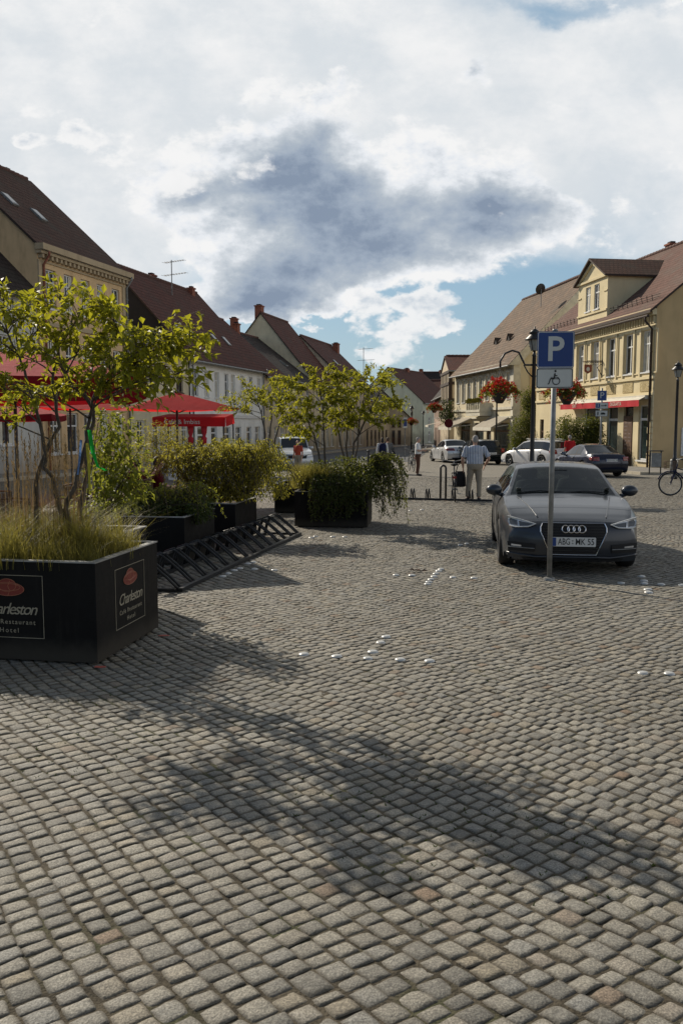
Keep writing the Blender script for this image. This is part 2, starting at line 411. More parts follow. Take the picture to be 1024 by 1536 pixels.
# sun-side cumulus: bright torn rims round slate-blue cores
D = blobs([(600, 318, 205, 62, .62), (450, 245, 100, 66, .62), (480, 325, 120, 60, .34), (755, 305, 120, 40, .66), (640, 225, 50, 38, .36), (600, 368, 140, 30, .48),
           (330, 285, 120, 75, .30), (255, 285, 50, 45, .26), (430, 450, 125, 36, .85), (400, 470, 90, 26, .4), (470, 402, 140, 30, .62), (410, 150, 80, 50, .16), (500, 118, 55, 20, .24), (720, 105, 30, 26, .26), (365, 480, 90, 24, .3), (640, 505, 190, 55, -.55), (430, 535, 150, 34, -.5)], wu, wv)
D = t.math('ADD', D, t.math('MULTIPLY', t.math('SUBTRACT', f1, .5), 1.15))
D = t.math('ADD', D, t.math('MULTIPLY', t.math('SUBTRACT', f3, .5), .22)); D = t.math('ADD', D, t.math('MULTIPLY', pf, .62))
cr = t.new('ShaderNodeValToRGB'); e = cr.color_ramp.elements
e[0].position = .20; e[0].color = (.95, .95, .95, 1); e[1].position = 1; e[1].color = (.25, .315, .42, 1)
for ps, cc in ((.32, (.84, .87, .91)), (.45, (.66, .705, .755)), (.62, (.475, .535, .605)), (.82, (.36, .43, .53))):
    k = e.new(ps); k.color = (*cc, 1)
t.put(cr.inputs[0], t.math('ADD', t.math('ADD', t.math('MULTIPLY', D, .80), t.math('MULTIPLY', t.math('SUBTRACT', t.noise(shifted(.31, .17), 6, 6, .6), .5), .8)), t.math('MULTIPLY', relief_, 1.5)))
dc = t.mix(1, cr.outputs[0], (9.6, 9.6, 9.6), 'MULTIPLY')
c = t.mix(t.math('MULTIPLY', t.smooth(D, .18, .36), front), c, dc)
S = blobs([(625, 458, 62, 26, .60), (545, 452, 30, 30, .55), (672, 500, 34, 17, .6), (600, 505, 44, 16, .4), (575, 535, 60, 18, .4), (130, 200, 60, 26, .5), (35, 205, 26, 14, .45), (60, 155, 60, 18, .3), (300, 250, 90, 60, .25), (415, 130, 60, 40, .3)], wu, wv)
S = t.math('ADD', S, t.math('MULTIPLY', t.math('SUBTRACT', f1, .5), .8)); S = t.math('ADD', S, t.math('MULTIPLY', t.math('SUBTRACT', f3, .5), .3)); S = t.math('ADD', S, t.math('MULTIPLY', pf, .8))
cs = t.mix(t.smooth(t.math('ADD', S, t.math('MULTIPLY', relief_, 2.5)), .45, 1.0), (9.1, 9.1, 9.1), (5.2, 5.9, 6.7))
c = t.mix(t.math('MULTIPLY', t.smooth(S, .30, .46), t.math('MULTIPLY', front, .92)), c, cs)
# upper, unseen sky stays a plain mid blue
el = t.smooth(z, .50, .85); c = t.mix(el, c, (1.5, 1.75, 2.1))
side = t.math('MULTIPLY', t.smooth(x, -.05, .65), t.smooth(y, .78, .5)); lowb = t.smooth(z, .75, .2)
c = t.mix(t.math('MULTIPLY', side, lowb), c, (9.2, 9.2, 9.1))  # bright unseen sky added low on the right to lift the shaded left fronts
t.put(bg.inputs[0], c)
# ------------------------------------------------------------------ ground
TH = R(33)
def ground_mat():
    m, t, p = base('joint_soil_and_distant_setts'); co = t.coord()
    n = t.noise(co, 14, 8, .7); c = t.mix(t.smooth(n, .35, .65), (.042, .035, .024), (.105, .088, .062))
    c = t.mix(t.smooth(t.noise(co, 2.3, 6), .5, .72, 0, .7), c, (.065, .075, .03))
    mp = t.new('ShaderNodeMapping'); t.put(mp.inputs[0], co); mp.inputs['Rotation'].default_value = (0, 0, -TH)
    wv = t.new('ShaderNodeVectorMath', operation='ADD'); t.put(wv.inputs[0], mp.outputs[0])
    sc = t.new('ShaderNodeVectorMath', operation='SCALE'); t.put(sc.inputs[0], t.noise(co, .35, 2, .5, 1)); sc.inputs['Scale'].default_value = .8; t.put(wv.inputs[1], sc.outputs[0])
    b = t.new('ShaderNodeTexBrick'); t.put(b.inputs['Vector'], wv.outputs[0]); b.inputs['Scale'].default_value = 1
    b.inputs['Brick Width'].default_value = .14; b.inputs['Row Height'].default_value = .14; b.inputs['Mortar Size'].default_value = .012
    t.put(b.inputs['Color1'], (.205, .195, .172)); t.put(b.inputs['Color2'], (.28, .265, .235)); t.put(b.inputs['Mortar'], (.09, .08, .06))
    bc = t.mix(t.smooth(t.noise(co, 1.1, 8, .7), .3, .7), b.outputs[0], (.235, .215, .18))
    sp = t.new('ShaderNodeSeparateXYZ'); t.put(sp.inputs[0], co)
    far = t.smooth(sp.outputs[1], 35.7, 36.0)
    c = t.mix(far, c, bc)
    t.put(p.inputs['Base Color'], c); p.inputs['Roughness'].default_value = .9
    p.inputs['Specular IOR Level'].default_value = .2
    t.put(p.inputs['Normal'], t.bump(t.noise(co, 90, 4), .6, .02)); return m
def sett_mat():
    m, t, p = base('granite_setts'); co = t.coord(); g = t.new('ShaderNodeNewGeometry'); r = g.outputs['Random Per Island']
    cr = t.new('ShaderNodeValToRGB'); e = cr.color_ramp.elements; e[0].position = 0; e[0].color = (.155, .150, .138, 1); e[1].position = 1; e[1].color = (.20, .135, .09, 1)
    for ps, cc in ((.12, (.205, .197, .18)), (.35, (.255, .24, .212)), (.62, (.305, .287, .25)), (.84, (.235, .232, .222)), (.92, (.27, .235, .18)), (.965, (.32, .30, .265))):
        k = e.new(ps); k.color = (*cc, 1)
    t.put(cr.inputs[0], r)
    c0 = t.mix(1, cr.outputs[0], (1.05, 1.04, .985), 'MULTIPLY')
    c = t.mix(t.smooth(t.noise(co, .6, 6, .65), .35, .7, 0, .5), c0, (.17, .155, .125))
    sp_ = t.noise(co, 130, 3, .7); c = t.mix(t.smooth(sp_, .38, .66), t.mix(1, c, (.62, .62, .62), 'MULTIPLY'), t.mix(1, c, (1.25, 1.25, 1.25), 'MULTIPLY'))
    c = t.mix(t.smooth(t.noise(co, 17, 6, .7), .52, .72, 0, .45), c, (.075, .068, .055))
    c = t.mix(t.smooth(t.noise(co, .33, 4, .6), .55, .75, 0, .35), c, (.085, .085, .07))
    sx = t.new('ShaderNodeSeparateXYZ'); t.put(sx.inputs[0], t.coord('UV'))
    c = t.mix(t.smooth(sx.outputs[0], .6, 1.0, 0, .7), c, (.07, .058, .04))     # dirt gathers on the rounded shoulders
    t.put(p.inputs['Base Color'], c); p.inputs['Roughness'].default_value = .72; p.inputs['Specular IOR Level'].default_value = .35
    h = t.math('ADD', t.noise(co, 38, 6, .65), t.math('MULTIPLY', t.noise(co, 150, 3), .45))
    t.put(p.inputs['Normal'], t.bump(h, .55, .012)); return m
mb = MB(); ys = [-60, 0, 20, 36, 60, 200, 1500]; xs = [-1200, -60, -10, 10, 60, 1200]
for yv in ys:
    for xv in xs: mb.v.append((xv, yv, gz(yv)-.0068))
mb.f = [(j*6+i, j*6+i+1, j*6+i+7, j*6+i+6) for j in range(6) for i in range(5)]; mb.m = [0]*len(mb.f)
gr = mb.build('ground', ground_mat()); gr['kind'] = 'structure'
def setts():
    a, cst = math.sin(TH), math.cos(TH); du, dv = .091, .097
    iu = np.arange(-500, 620); iv = np.arange(-430, 530)
    # course v index, position along the course u with its own offset and slightly varying stone lengths
    UU, VV = np.meshgrid(iu*du, iv*dv, indexing='ij')
    off = nrg.uniform(-.5, .5, len(iv))*du*1.6; UU = UU+off[None, :]
    UU = UU+.10*np.sin(UU*2.1+off[None, :]*60)*du
    ju = nrg.normal(0, .0095, UU.shape); jv0 = nrg.normal(0, .0042, UU.shape); jv1 = nrg.normal(0, .0042, UU.shape)
    gap = .0034
    lo_u = UU-du/2+gap; hi_u = UU+du/2-gap; lo_u[1:] += ju[1:]; hi_u[:-1] += ju[1:]
    lo_v = VV-dv/2+gap+jv0; hi_v = VV+dv/2-gap+jv1; lo_v -= .0016; hi_v += .0016
    def world(u, v):
        x = -a*u+cst*v; y = cst*u+a*v
        x2 = x+.26*np.sin(.48*y+.35*x+.4)+.05*np.sin(1.5*y-.8*x); y2 = y+.30*np.sin(.5*x-.2*y+1.1)+.04*np.sin(1.7*x+1.1*y)
        return x2, y2
    cx, cy = world(UU, VV)
    vis = (cy > 1.6) & (cy < 35.8) & (np.abs(cx) < .43*cy+1.6)
    V_, F_, UVs = [], [], []; base_i = 0
    for y0, y1, sg in ((1.6, 6.5, [-1, -.94, -.74, -.28, .28, .74, .94, 1]), (6.5, 15, [-1, -.86, -.35, .35, .86, 1]), (15, 35.8, [-1, -.8, .8, 1])):
        q = vis & (cy >= y0) & (cy < y1); n = int(q.sum())
        lu, hu, lv, hv = lo_u[q], hi_u[q], lo_v[q], hi_v[q]
        sg = np.array(sg); k = len(sg); S, T = np.meshgrid(sg, sg, indexing='ij'); S = S.ravel(); T = T.ravel()
        rnd = 1-.055*(S*S*T*T)
        cu, cv = (lu+hu)/2, (lv+hv)/2; hw, hh = (hu-lu)/2, (hv-lv)/2
        skew = nrg.normal(0, .035, (n, 1)); Sx = S*rnd; Tx = T*rnd
        wob = nrg.normal(0, .036 if k > 5 else .025, (n, k*k))
        u = cu[:, None]+hw[:, None]*(Sx[None]+skew*Tx[None]+wob*.8); v = cv[:, None]+hh[:, None]*(Tx[None]-skew*Sx[None]+nrg.normal(0, .028 if k > 5 else .02, (n, k*k))*.8)
        m = np.maximum(np.abs(S), np.abs(T)); rr = (np.abs(S)**3+np.abs(T)**3)
        z = -.0018*rr-.0064*np.clip((m-.80)/.20, 0, 1)**2.2
        tx, ty = nrg.normal(0, .0014, (n, 1)), nrg.normal(0, .0014, (n, 1))
        zz = z[None]+nrg.normal(0, .0022, (n, 1))*.6+tx*S[None]+ty*T[None]+nrg.normal(0, .0013, (n, k*k))*(m[None] < .9)
        X, Y = world(u, v); Z = zz+(-.0115*Y)
        V_.append(np.stack([X, Y, Z], -1).reshape(-1, 3))
        g = np.arange(k*k).reshape(k, k); f = np.stack([g[:-1, :-1], g[1:, :-1], g[1:, 1:], g[:-1, 1:]], -1).reshape(-1, 4)
        F_.append((base_i+np.arange(n)[:, None, None]*k*k+f[None]).reshape(-1, 4))
        UVs.append(np.tile(m[f][None], (n, 1, 1)).reshape(-1)); base_i += n*k*k
    V_ = np.concatenate(V_); F_ = np.concatenate(F_); U_ = np.concatenate(UVs)
    # flip when the handedness points a face down
    p = V_[F_[0]]
    if np.cross(p[1]-p[0], p[2]-p[0])[2] < 0: F_ = F_[:, ::-1]; U_ = U_.reshape(-1, 4)[:, ::-1].reshape(-1)
    me = bpy.data.meshes.new('cobblestones'); me.vertices.add(len(V_)); me.vertices.foreach_set('co', V_.ravel())
    me.loops.add(F_.size); me.loops.foreach_set('vertex_index', F_.ravel().astype(np.int32))
    me.polygons.add(len(F_)); me.polygons.foreach_set('loop_start', np.arange(0, F_.size, 4, dtype=np.int32)); me.polygons.foreach_set('loop_total', np.full(len(F_), 4, np.int32))
    me.polygons.foreach_set('use_smooth', np.ones(len(F_), bool))
    ul = me.uv_layers.new(name='UVMap'); uu = np.zeros((len(U_), 2), np.float32); uu[:, 0] = U_; ul.data.foreach_set('uv', uu.ravel())
    me.update(calc_edges=True); me.validate(); me.materials.append(sett_mat())
    o = link('cobblestones', me); o['kind'] = 'structure'; return len(F_)
print('setts faces', setts())
# weeds, moss tufts and grit are part of the joints: one sheet of tiny blades
def joint_moss():
    mb = MB()
    for i in range(2600):
        yv = 2.0+9*rng.random()**1.6; xv = rng.uniform(-1, 1)*(.42*yv+.4)
        if math.sin(xv*1.9+yv)*math.sin(yv*1.3-xv*.7) < .15: continue
        zv = gz(yv)-.0068
        for k in range(3):
            a = rng.uniform(0, 6.28); l = rng.uniform(.006, .016); w = .004
            mb.add([(xv-w, yv, zv), (xv+w, yv, zv), (xv+l*math.cos(a), yv+l*math.sin(a), zv+l*1.1)], [(0, 1, 2)])
    o = mb.build('joint_moss', M['leaf_dark']); o['kind'] = 'stuff'; tag(o, 'tiny moss and weeds growing in the joints between the cobbles', 'moss')
joint_moss()
# ------------------------------------------------------------------ houses
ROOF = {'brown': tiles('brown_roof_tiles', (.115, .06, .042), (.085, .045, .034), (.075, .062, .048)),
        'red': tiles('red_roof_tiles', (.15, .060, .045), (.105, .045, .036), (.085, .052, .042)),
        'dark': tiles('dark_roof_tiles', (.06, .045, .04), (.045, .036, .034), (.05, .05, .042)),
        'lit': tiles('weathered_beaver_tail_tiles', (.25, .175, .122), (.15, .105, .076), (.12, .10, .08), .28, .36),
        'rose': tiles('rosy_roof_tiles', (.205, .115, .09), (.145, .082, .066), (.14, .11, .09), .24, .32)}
WALL = {'ochre': plaster('ochre_plaster', (.74, .53, .30), (.20, .13, .07), .45), 'grey': plaster('pale_grey_plaster', (.58, .57, .53)),
        'white': plaster('white_plaster', (.88, .88, .84), (.25, .25, .24), .3), 'cream': plaster('cream_plaster', (.68, .60, .42)),
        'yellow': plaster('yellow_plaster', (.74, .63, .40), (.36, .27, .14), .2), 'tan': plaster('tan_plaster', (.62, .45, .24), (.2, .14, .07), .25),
        'green': plaster('pale_green_plaster', (.54, .57, .46)), 'beige': plaster('beige_plaster', (.66, .56, .41)),
        'slate': plaster('black_slate_cladding', (.035, .033, .032), (.02, .02, .02), .3), 'buff': plaster('buff_plaster', (.55, .46, .30), (.25, .18, .1), .25),
        'pinkish': plaster('pinkish_plaster', (.48, .36, .29))}
def wall_holes(mb, O, U, N, x0, x1, z0, z1, holes, dep=.16, mi=0):
    """flat wall x0..x1 by z0..z1 with rectangular openings and their reveals; N points out of the house"""
    O, U, N = Vector(O), Vector(U), Vector(N); Z = Vector((0, 0, 1))
    X = sorted(set([x0, x1]+[h[0] for h in holes]+[h[1] for h in holes])); Zs = sorted(set([z0, z1]+[h[2] for h in holes]+[h[3] for h in holes]))
    P = lambda a, b, d=0: O+U*a+Z*b-N*d
    for i in range(len(X)-1):
        for j in range(len(Zs)-1):
            a, b = (X[i]+X[i+1])/2, (Zs[j]+Zs[j+1])/2
            if any(h[0] < a < h[1] and h[2] < b < h[3] for h in holes): continue
            mb.add([P(X[i], Zs[j]), P(X[i+1], Zs[j]), P(X[i+1], Zs[j+1]), P(X[i], Zs[j+1])], [(0, 1, 2, 3)], mi)
    for a, b, c, d in [h[:4] for h in holes]:
        vs = [P(a, c), P(b, c), P(b, d), P(a, d), P(a, c, dep), P(b, c, dep), P(b, d, dep), P(a, d, dep)]
        mb.add(vs, [(0, 4, 5, 1), (1, 5, 6, 2), (2, 6, 7, 3), (3, 7, 4, 0)], mi)
def window(root, O, U, N, h, kind='win', fm='white', surround=None, dep=.14):
    O, U, N = Vector(O), Vector(U), Vector(N); a, b, c, d = h[:4]; Z = Vector((0, 0, 1)); mb = MB()
    def bar(x0, x1, z0, z1, n0, n1, m=mb, mi=0):
        vs = [O+U*x+Z*zz+N*n for n in (n0, n1) for zz in (z0, z1) for x in (x0, x1)]
        m.add(vs, [(0, 2, 3, 1), (4, 5, 7, 6), (0, 1, 5, 4), (2, 6, 7, 3), (0, 4, 6, 2), (1, 3, 7, 5)], mi)
    w = .07 if kind == 'win' else .08
    bar(a, a+w, c, d, -dep-.03, -dep+.04); bar(b-w, b, c, d, -dep-.03, -dep+.04)
    bar(a+w, b-w, c, c+w, -dep-.03, -dep+.04); bar(a+w, b-w, d-w, d, -dep-.03, -dep+.04)
    if kind == 'win':
        tz = c+(d-c)*.68; mx = (a+b)/2
        bar(a+w, b-w, tz-.035, tz+.035, -dep-.02, -dep+.035); bar(mx-.035, mx+.035, c+w, tz-.035, -dep-.02, -dep+.033)
        bar(mx-.03, mx+.03, tz+.035, d-w, -dep-.02, -dep+.033)
        bar(a-.05, b+.05, c-.07, c, -dep+.02, .07)      # sill
    elif kind == 'shop':
        tz = c+(d-c)*.74; bar(a+w, b-w, tz-.06, tz+.06, -dep-.02, -dep+.05); bar(a-.05, b+.05, c-.08, c, -dep+.02, .09)
    elif kind == 'door':
        bar(a+w, b-w, c+.02, c+.95, -dep-.02, -dep+.03); bar(a+w, b-w, c+1.85, c+1.95, -dep-.02, -dep+.035)
    o = mb.build('door' if kind == 'door' else 'shop_window' if kind == 'shop' else 'window', M[fm], root)
    g = MB(); g.add([O+U*x+Z*zz-N*(dep) for x, zz in ((a+w, c+w), (b-w, c+w), (b-w, d-w), (a+w, d-w))], [(0, 1, 2, 3)])
    if kind == 'win' and rng.random() < .75:
        cw = (b-a)*rng.uniform(.16, .30)
        k = MB()
        for x0, x1 in ((a+w, a+w+cw), (b-w-cw, b-w)):
            n = 6
            for q in range(n):
                xa, xb = x0+(x1-x0)*q/n, x0+(x1-x0)*(q+1)/n; dd = dep-.012-.004*(q % 2)
                k.add([O+U*xa+Z*(c+w)-N*dd, O+U*xb+Z*(c+w)-N*(dep-.012-.004*((q+1) % 2)), O+U*xb+Z*(d-w)-N*(dep-.012-.004*((q+1) % 2)), O+U*xa+Z*(d-w)-N*dd], [(0, 1, 2, 3)])
        k.build('curtain', M['cream'], o)
    g.build('pane', M['shopglass' if kind == 'shop' else 'glass'], o)
    if surround:
        s = MB(); q = .13
        bar(a-q, a, c-.02, d+q, .004, .05, s); bar(b, b+q, c-.02, d+q, .004, .05, s); bar(a, b, d, d+q, .004, .05, s); bar(a-q-.04, b+q+.04, d+q, d+q+.07, .004, .09, s)
        s.build('surround', surround, o)
    return o
def house(name, label, O, ang, L, W, ze, zr, wall, roof, holes=(), gab0=(), g0=None, g1=None, ov=.35, vg=.12, zb=-2.0, chim=(), sky=(), fm='white', surround=None, base_col=None, gutter=True, sag=.03):
    """facade along local x on the plane y=0 (outside is -y), depth W, ridge along x"""
    root = thing(name, label, 'house', (O[0], O[1], 0), ang); hw = W/2; Z = Vector((0, 0, 1))
    w = MB()
    wall_holes(w, (0, 0, 0), (1, 0, 0), (0, -1, 0), 0, L, zb, ze, [h for h in holes])
    wall_holes(w, (L, W, 0), (-1, 0, 0), (0, 1, 0), 0, L, zb, ze, [])
    gm = 0 if g0 is None else 1
    wall_holes(w, (0, W, 0), (0, -1, 0), (-1, 0, 0), 0, W, zb, ze, [h for h in gab0], mi=gm)
    w.add([(0, W, ze), (0, 0, ze), (0, hw, zr)], [(0, 1, 2)], gm)
    g1m = 0 if g1 is None else 2
    wall_holes(w, (L, 0, 0), (0, 1, 0), (1, 0, 0), 0, W, zb, ze, [], mi=g1m); w.add([(L, 0, ze), (L, W, ze), (L, hw, zr)], [(0, 1, 2)], g1m)
    w.build('wall', [WALL[wall], WALL[g0 or wall], WALL[g1 or wall]], root)
    for h in holes: window(root, (0, 0, 0), (1, 0, 0), (0, -1, 0), h, h[4] if len(h) > 4 else 'win', h[5] if len(h) > 5 else fm, surround if (len(h) < 5 or h[4] == 'win') else None)
    for h in gab0: window(root, (0, W, 0), (0, -1, 0), (-1, 0, 0), h, h[4] if len(h) > 4 else 'win', h[5] if len(h) > 5 else fm)
    # roof: two tiled slabs with an overhang, a slight sag along the ridge and eaves
    r = MB(); sl = (zr-ze)/hw; n = max(4, int(L/1.5)); th = .13; ln = math.hypot(hw+ov, sl*(hw+ov))
    for side in (0, 1):
        top = []; bot = []
        for i in range(n+1):
            x = -vg+(L+2*vg)*i/n; sg = -sag*math.sin(PI*i/n)+rng.uniform(-.004, .004)
            e = (-ov, ze-ov*sl+th*.9+sg*.6); q = (hw, zr+th*.9+sg)
            if side: e = (W+ov, e[1])
            top.append(((x, e[0], e[1]), (x, (e[0]+q[0])/2, (e[1]+q[1])/2+sg*.7), (x, q[0], q[1])))
        for i in range(n):
            for k in range(2):
                a, b, c, d = top[i][k], top[i+1][k], top[i+1][k+1], top[i][k+1]
                uv = [(a[0], ln*k/2), (b[0], ln*k/2), (b[0], ln*(k+1)/2), (a[0], ln*(k+1)/2)]
                q = [a, b, c, d] if side == 0 else [b, a, d, c]; uu = uv if side == 0 else [uv[1], uv[0], uv[3], uv[2]]
                r.add(q, [(0, 1, 2, 3)], 0, [uu])
                lo = [(p[0], p[1], p[2]-th) for p in q]; r.add(lo, [(3, 2, 1, 0)], 1)
            a, b = top[i][0], top[i+1][0]
            r.add([a, b, (b[0], b[1], b[2]-th), (a[0], a[1], a[2]-th)], [(3, 2, 1, 0) if side == 0 else (0, 1, 2, 3)], 1)
        for i in (0, n):
            for k in range(2):
                a, b = top[i][k], top[i][k+1]
                r.add([a, b, (b[0], b[1], b[2]-th), (a[0], a[1], a[2]-th)], [(0, 1, 2, 3)], 1)
    for i in range(int(L/.38)):          # ridge tiles
        x = i*.38+.05; r.tube([(x, hw, zr+.12), (x+.4, hw, zr+.135)], [.1, .115], 8, 2, cap=False)
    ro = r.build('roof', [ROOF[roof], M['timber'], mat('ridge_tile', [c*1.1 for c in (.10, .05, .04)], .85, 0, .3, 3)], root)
    if gutter:
        g = MB(); gy = -ov-.06; gzv = ze-ov*sl+.02; g.tube([(-vg, gy, gzv), (L+vg, gy, gzv)], .065, 8)
        g.build('gutter', M['galv'], root)
    for cx, cy, ch, cw in chim:
        c = MB(); zt = zr+ch; zs = ze+sl*min(cy, W-cy)-.4; c.box((cx, cy, (zs+zt)/2), (cw, cw*.8, zt-zs)); c.box((cx, cy, zt+.05), (cw+.12, cw*.8+.12, .1)); c.box((cx, cy, zt+.16), (cw*.7, cw*.5, .12), mi=1)
        c.build('chimney', [M['brickred'], M['dark']], ro)
    for sx, sy in sky:
        k = MB(); zc = ze+sl*sy+.17; aa = math.atan(sl)
        k.box((sx, sy, zc), (.5, .85, .10), rx=aa); kk = k.build('skylight', M['galv'], root)
        g = MB(); g.box((sx, sy, zc+.06), (.38, .68, .02), rx=aa); g.build('pane', M['glass'], kk)
    return root
def downpipe(root, x, z0, z1, y=-.1, m='galv', name='downpipe', off=.42):
    p = MB(); p.tube([(x, y-off+.1, z1), (x, y-off+.1, z1-.15), (x, y-.02, z1-.55), (x, y-.02, z0)], .055, 8)
    for zz in np.arange(z0+.8, z1-.6, 1.7): p.tube([(x, y-.02, zz), (x, y-.02, zz+.06)], .07, 8)
    return p.build(name, M[m], root, True)
AL = math.atan2(1, .26); UL = Vector((.26, 1, 0)).normalized(); LF = Vector((.26, 1, 0)).length
def LO(D): return (-23.67+.26*D, D)
def left(name, label, D0, D1, w, ze, zr, wall, roof, **k):
    k.setdefault('sag', .0); return house(name, label, LO(D0), AL, (D1-D0)*LF, 2*w, ze, zr, wall, roof, **k)
def row(x0, dx, n, w, z0, z1, *extra): return [(x0+i*dx-w/2, x0+i*dx+w/2, z0, z1, *extra) for i in range(n)]
# --- left side of the square
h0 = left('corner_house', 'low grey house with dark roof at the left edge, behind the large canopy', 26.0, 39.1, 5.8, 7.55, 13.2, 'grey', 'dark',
          holes=row(1.2, 2.0, 6, 1.0, 3.6, 5.5)+row(1.2, 2.0, 6, 1.1, .9, 2.6))
h1 = left('town_house', 'tall ochre three-storey house with toothed cornice under a brown roof', 39.3, 47.0, 5.55, 9.7, 14.75, 'ochre', 'brown',
          holes=row(1.0, 1.47, 5, .8, 7.0, 8.75)+row(1.0, 1.47, 5, .85, 3.7, 5.6)+row(1.0, 1.47, 5, 1.0, .4, 2.3), chim=((7.0, 6.3, .35, .5),), sky=((1.9, 2.6), (3.6, 2.2)), ov=.25)
Lh = 7.7*LF; c = MB(); c.b2((-.15, -.42, 9.45), (Lh+.15, -.003, 9.72)); c.b2((-.1, -.28, 9.3), (Lh+.1, -.003, 9.447)); c.b2((0, -.06, 8.98), (Lh, -.003, 9.06))
for i in range(22): c.b2((.05+i*Lh/22, -.24, 9.12), (.2+i*Lh/22, -.003, 9.297))
for xx in (0, Lh-.42): c.b2((xx, -.07, 6.4), (xx+.42, -.003, 8.97))
c.b2((0, -.1, 6.2), (Lh, -.003, 6.38)); c.build('cornice', plaster('cornice_plaster', (.50, .40, .26), (.22, .16, .1), .4), h1)
downpipe(h1, Lh-.1, -1, 9.5); downpipe(h1, .3, -1, 9.4, m='brickred')
left('cottage', 'low cream house squeezed between the ochre house and the white house', 47.2, 54.5, 3.0, 6.0, 7.5, 'cream', 'dark', holes=row(1.0, 1.75, 4, .95, 3.7, 5.2, 'win', 'wood')+row(1.2, 1.9, 4, 1.1, .2, 2.0))
h2 = left('white_house', 'long white two-storey house with red tiled roof and black slate gable', 54.7, 67.8, 5.4, 6.05, 11.85, 'white', 'red', g0='slate',
          holes=[(x-.36, x+.36, 3.55, 5.25) for x in (.9, 2.6, 4.3, 6.0, 7.2, 9.0, 10.8, 12.5)]+[(1.0, 2.4, -.4, 1.6, 'shop'), (3.2, 4.2, -.7, 1.6, 'door'), (5.2, 6.6, -.3, 1.6, 'shop'), (7.6, 8.7, .1, 1.6), (9.8, 10.8, -.7, 1.6, 'door'), (11.6, 12.7, .1, 1.6)],
          chim=((6.2, 5.6, .25, .6), (12.0, 5.2, .2, .5)), sky=((1.9, 1.5), (3.6, 1.5), (7.6, 1.5), (9.8, 1.5)))
c = MB(); c.b2((0, -.08, 2.2), (13.1*LF, -.003, 2.42)); c.build('string_course', M['white'], h2); downpipe(h2, .2, -1.2, 6.0); downpipe(h2, 13.3, -1.2, 6.0)
left('red_roofed_house', 'narrow house with red tiles right beside the white house', 67.95, 73.0, 5.4, 5.7, 10.4, 'beige', 'red', holes=row(1.2, 1.6, 3, .9, 3.2, 4.9)+row(1.2, 1.6, 3, .9, -.2, 1.6))
left('dark_roofed_house', 'low house with near-black roof in front of the cream gable', 73.2, 81.1, 5.4, 5.6, 9.7, 'beige', 'dark', holes=row(1.2, 1.7, 4, .9, 3.2, 4.9)+row(1.2, 1.7, 4, 1.0, -.2, 1.6), chim=((.6, 4.6, .5, .6),), sky=((5.2, 1.9),))
left('cream_gable_house', 'tall house with bare cream gable and brick chimneys', 81.3, 89.2, 5.2, 5.8, 12.1, 'cream', 'red', holes=row(1.2, 1.7, 4, .9, 3.2, 4.9)+row(1.2, 1.7, 4, 1.0, -.4, 1.5), chim=((.5, 5.5, .7, .8), (.4, 8.0, -.4, .7)))
h4 = left('pale_gable_house', 'house with pale grey-beige gable and long red roof behind the far trees', 89.4, 101.3, 3.95, 7.0, 10.8, 'beige', 'red', holes=row(1.2, 1.8, 6, .9, 3.6, 5.4)+row(1.2, 1.8, 6, 1.0, -.5, 1.6), sky=((4, 1.2),), chim=((11.5, 3.2, .15, .8),))
left('cream_shop_house', 'low cream house front with dark shop doors behind the far trees', 101.5, 115.8, 3.5, 4.8, 7.4, 'buff', 'dark', holes=row(1.4, 2.2, 6, 1.0, 2.0, 3.6)+row(1.4, 2.2, 6, 1.1, -.95, 1.1, 'door', 'wood'))
house('small_gable_shop', 'small cream shop with steep dark gable facing the square, left of the blue street sign', (9.3, 116), PI/2, 9, 8.6, 2.5, 6.6, 'cream', 'dark', zb=-2.2,
      gab0=row(2.4, .95, 5, .5, 2.2, 2.49, 'win', 'wood')[:0]+row(4.6, .8, 4, .42, -.9, 1.0, 'door', 'wood')+row(4.6, .8, 4, .42, 1.45, 2.4, 'shop', 'wood'), vg=.3)
house('green_gable_house', 'pale green house with wide blank gable at the end of the street', (12.2, 131), PI/2-R(26), 15, 11.6, 5.2, 10.3, 'green', 'red', zb=-2.4, holes=row(3, 2.6, 4, 1.1, 1.2, 2.9)+row(3, 2.6, 4, 1.1, -.9, .8), chim=((8, 5.8, .3, .8),))
house('blue_roofed_house', 'distant house with dark bluish roof closing the street', (13, 172), 0, 14, 9, 8.4, 12.2, 'grey', 'dark', zb=-2.6, holes=row(2, 2.2, 5, 1, 5, 6.8), chim=((3, 4.5, .5, .8), (7, 4.5, .3, .8)))
house('distant_red_house', 'distant house with red roof at the end of the street', (8, 160), R(-14), 11, 9, 6.6, 9.9, 'green', 'red', zb=-2.6, holes=row(2, 2.2, 4, 1, 2.6, 4.4))
# --- right side
AR = math.atan2(-1, .132); UR = Vector((.132, -1, 0)).normalized(); RF = math.hypot(1, .132)
def RO(D): return (21.13-.132*D, D)
D0, D1 = 43.2, 59.6; Lr = (D1-D0)*RF; U2 = lambda u: Lr-u                  # u counts from the near corner
yw = [(U2(u)-.53, U2(u)+.53, 4.39, 6.46) for u in (.9, 2.85, 4.9, 7.0, 9.1, 11.2, 13.3, 15.4)]
shop = [(U2(1.55), U2(.35), -.05, 2.75, 'shop', 'white'), (U2(3.25), U2(2.15), -.55, 2.75, 'door', 'wood'), (U2(5.3), U2(3.95), -.05, 2.75, 'shop', 'white'), (U2(8.4), U2(6.4), -.05, 2.75, 'shop', 'white'),
        (U2(11.7), U2(10.9), .5, 2.1, 'win', 'wood'), (U2(13.7), U2(12.9), .5, 2.1, 'win', 'wood'), (U2(15.7), U2(15.0), -.6, 2.1, 'door', 'wood')]
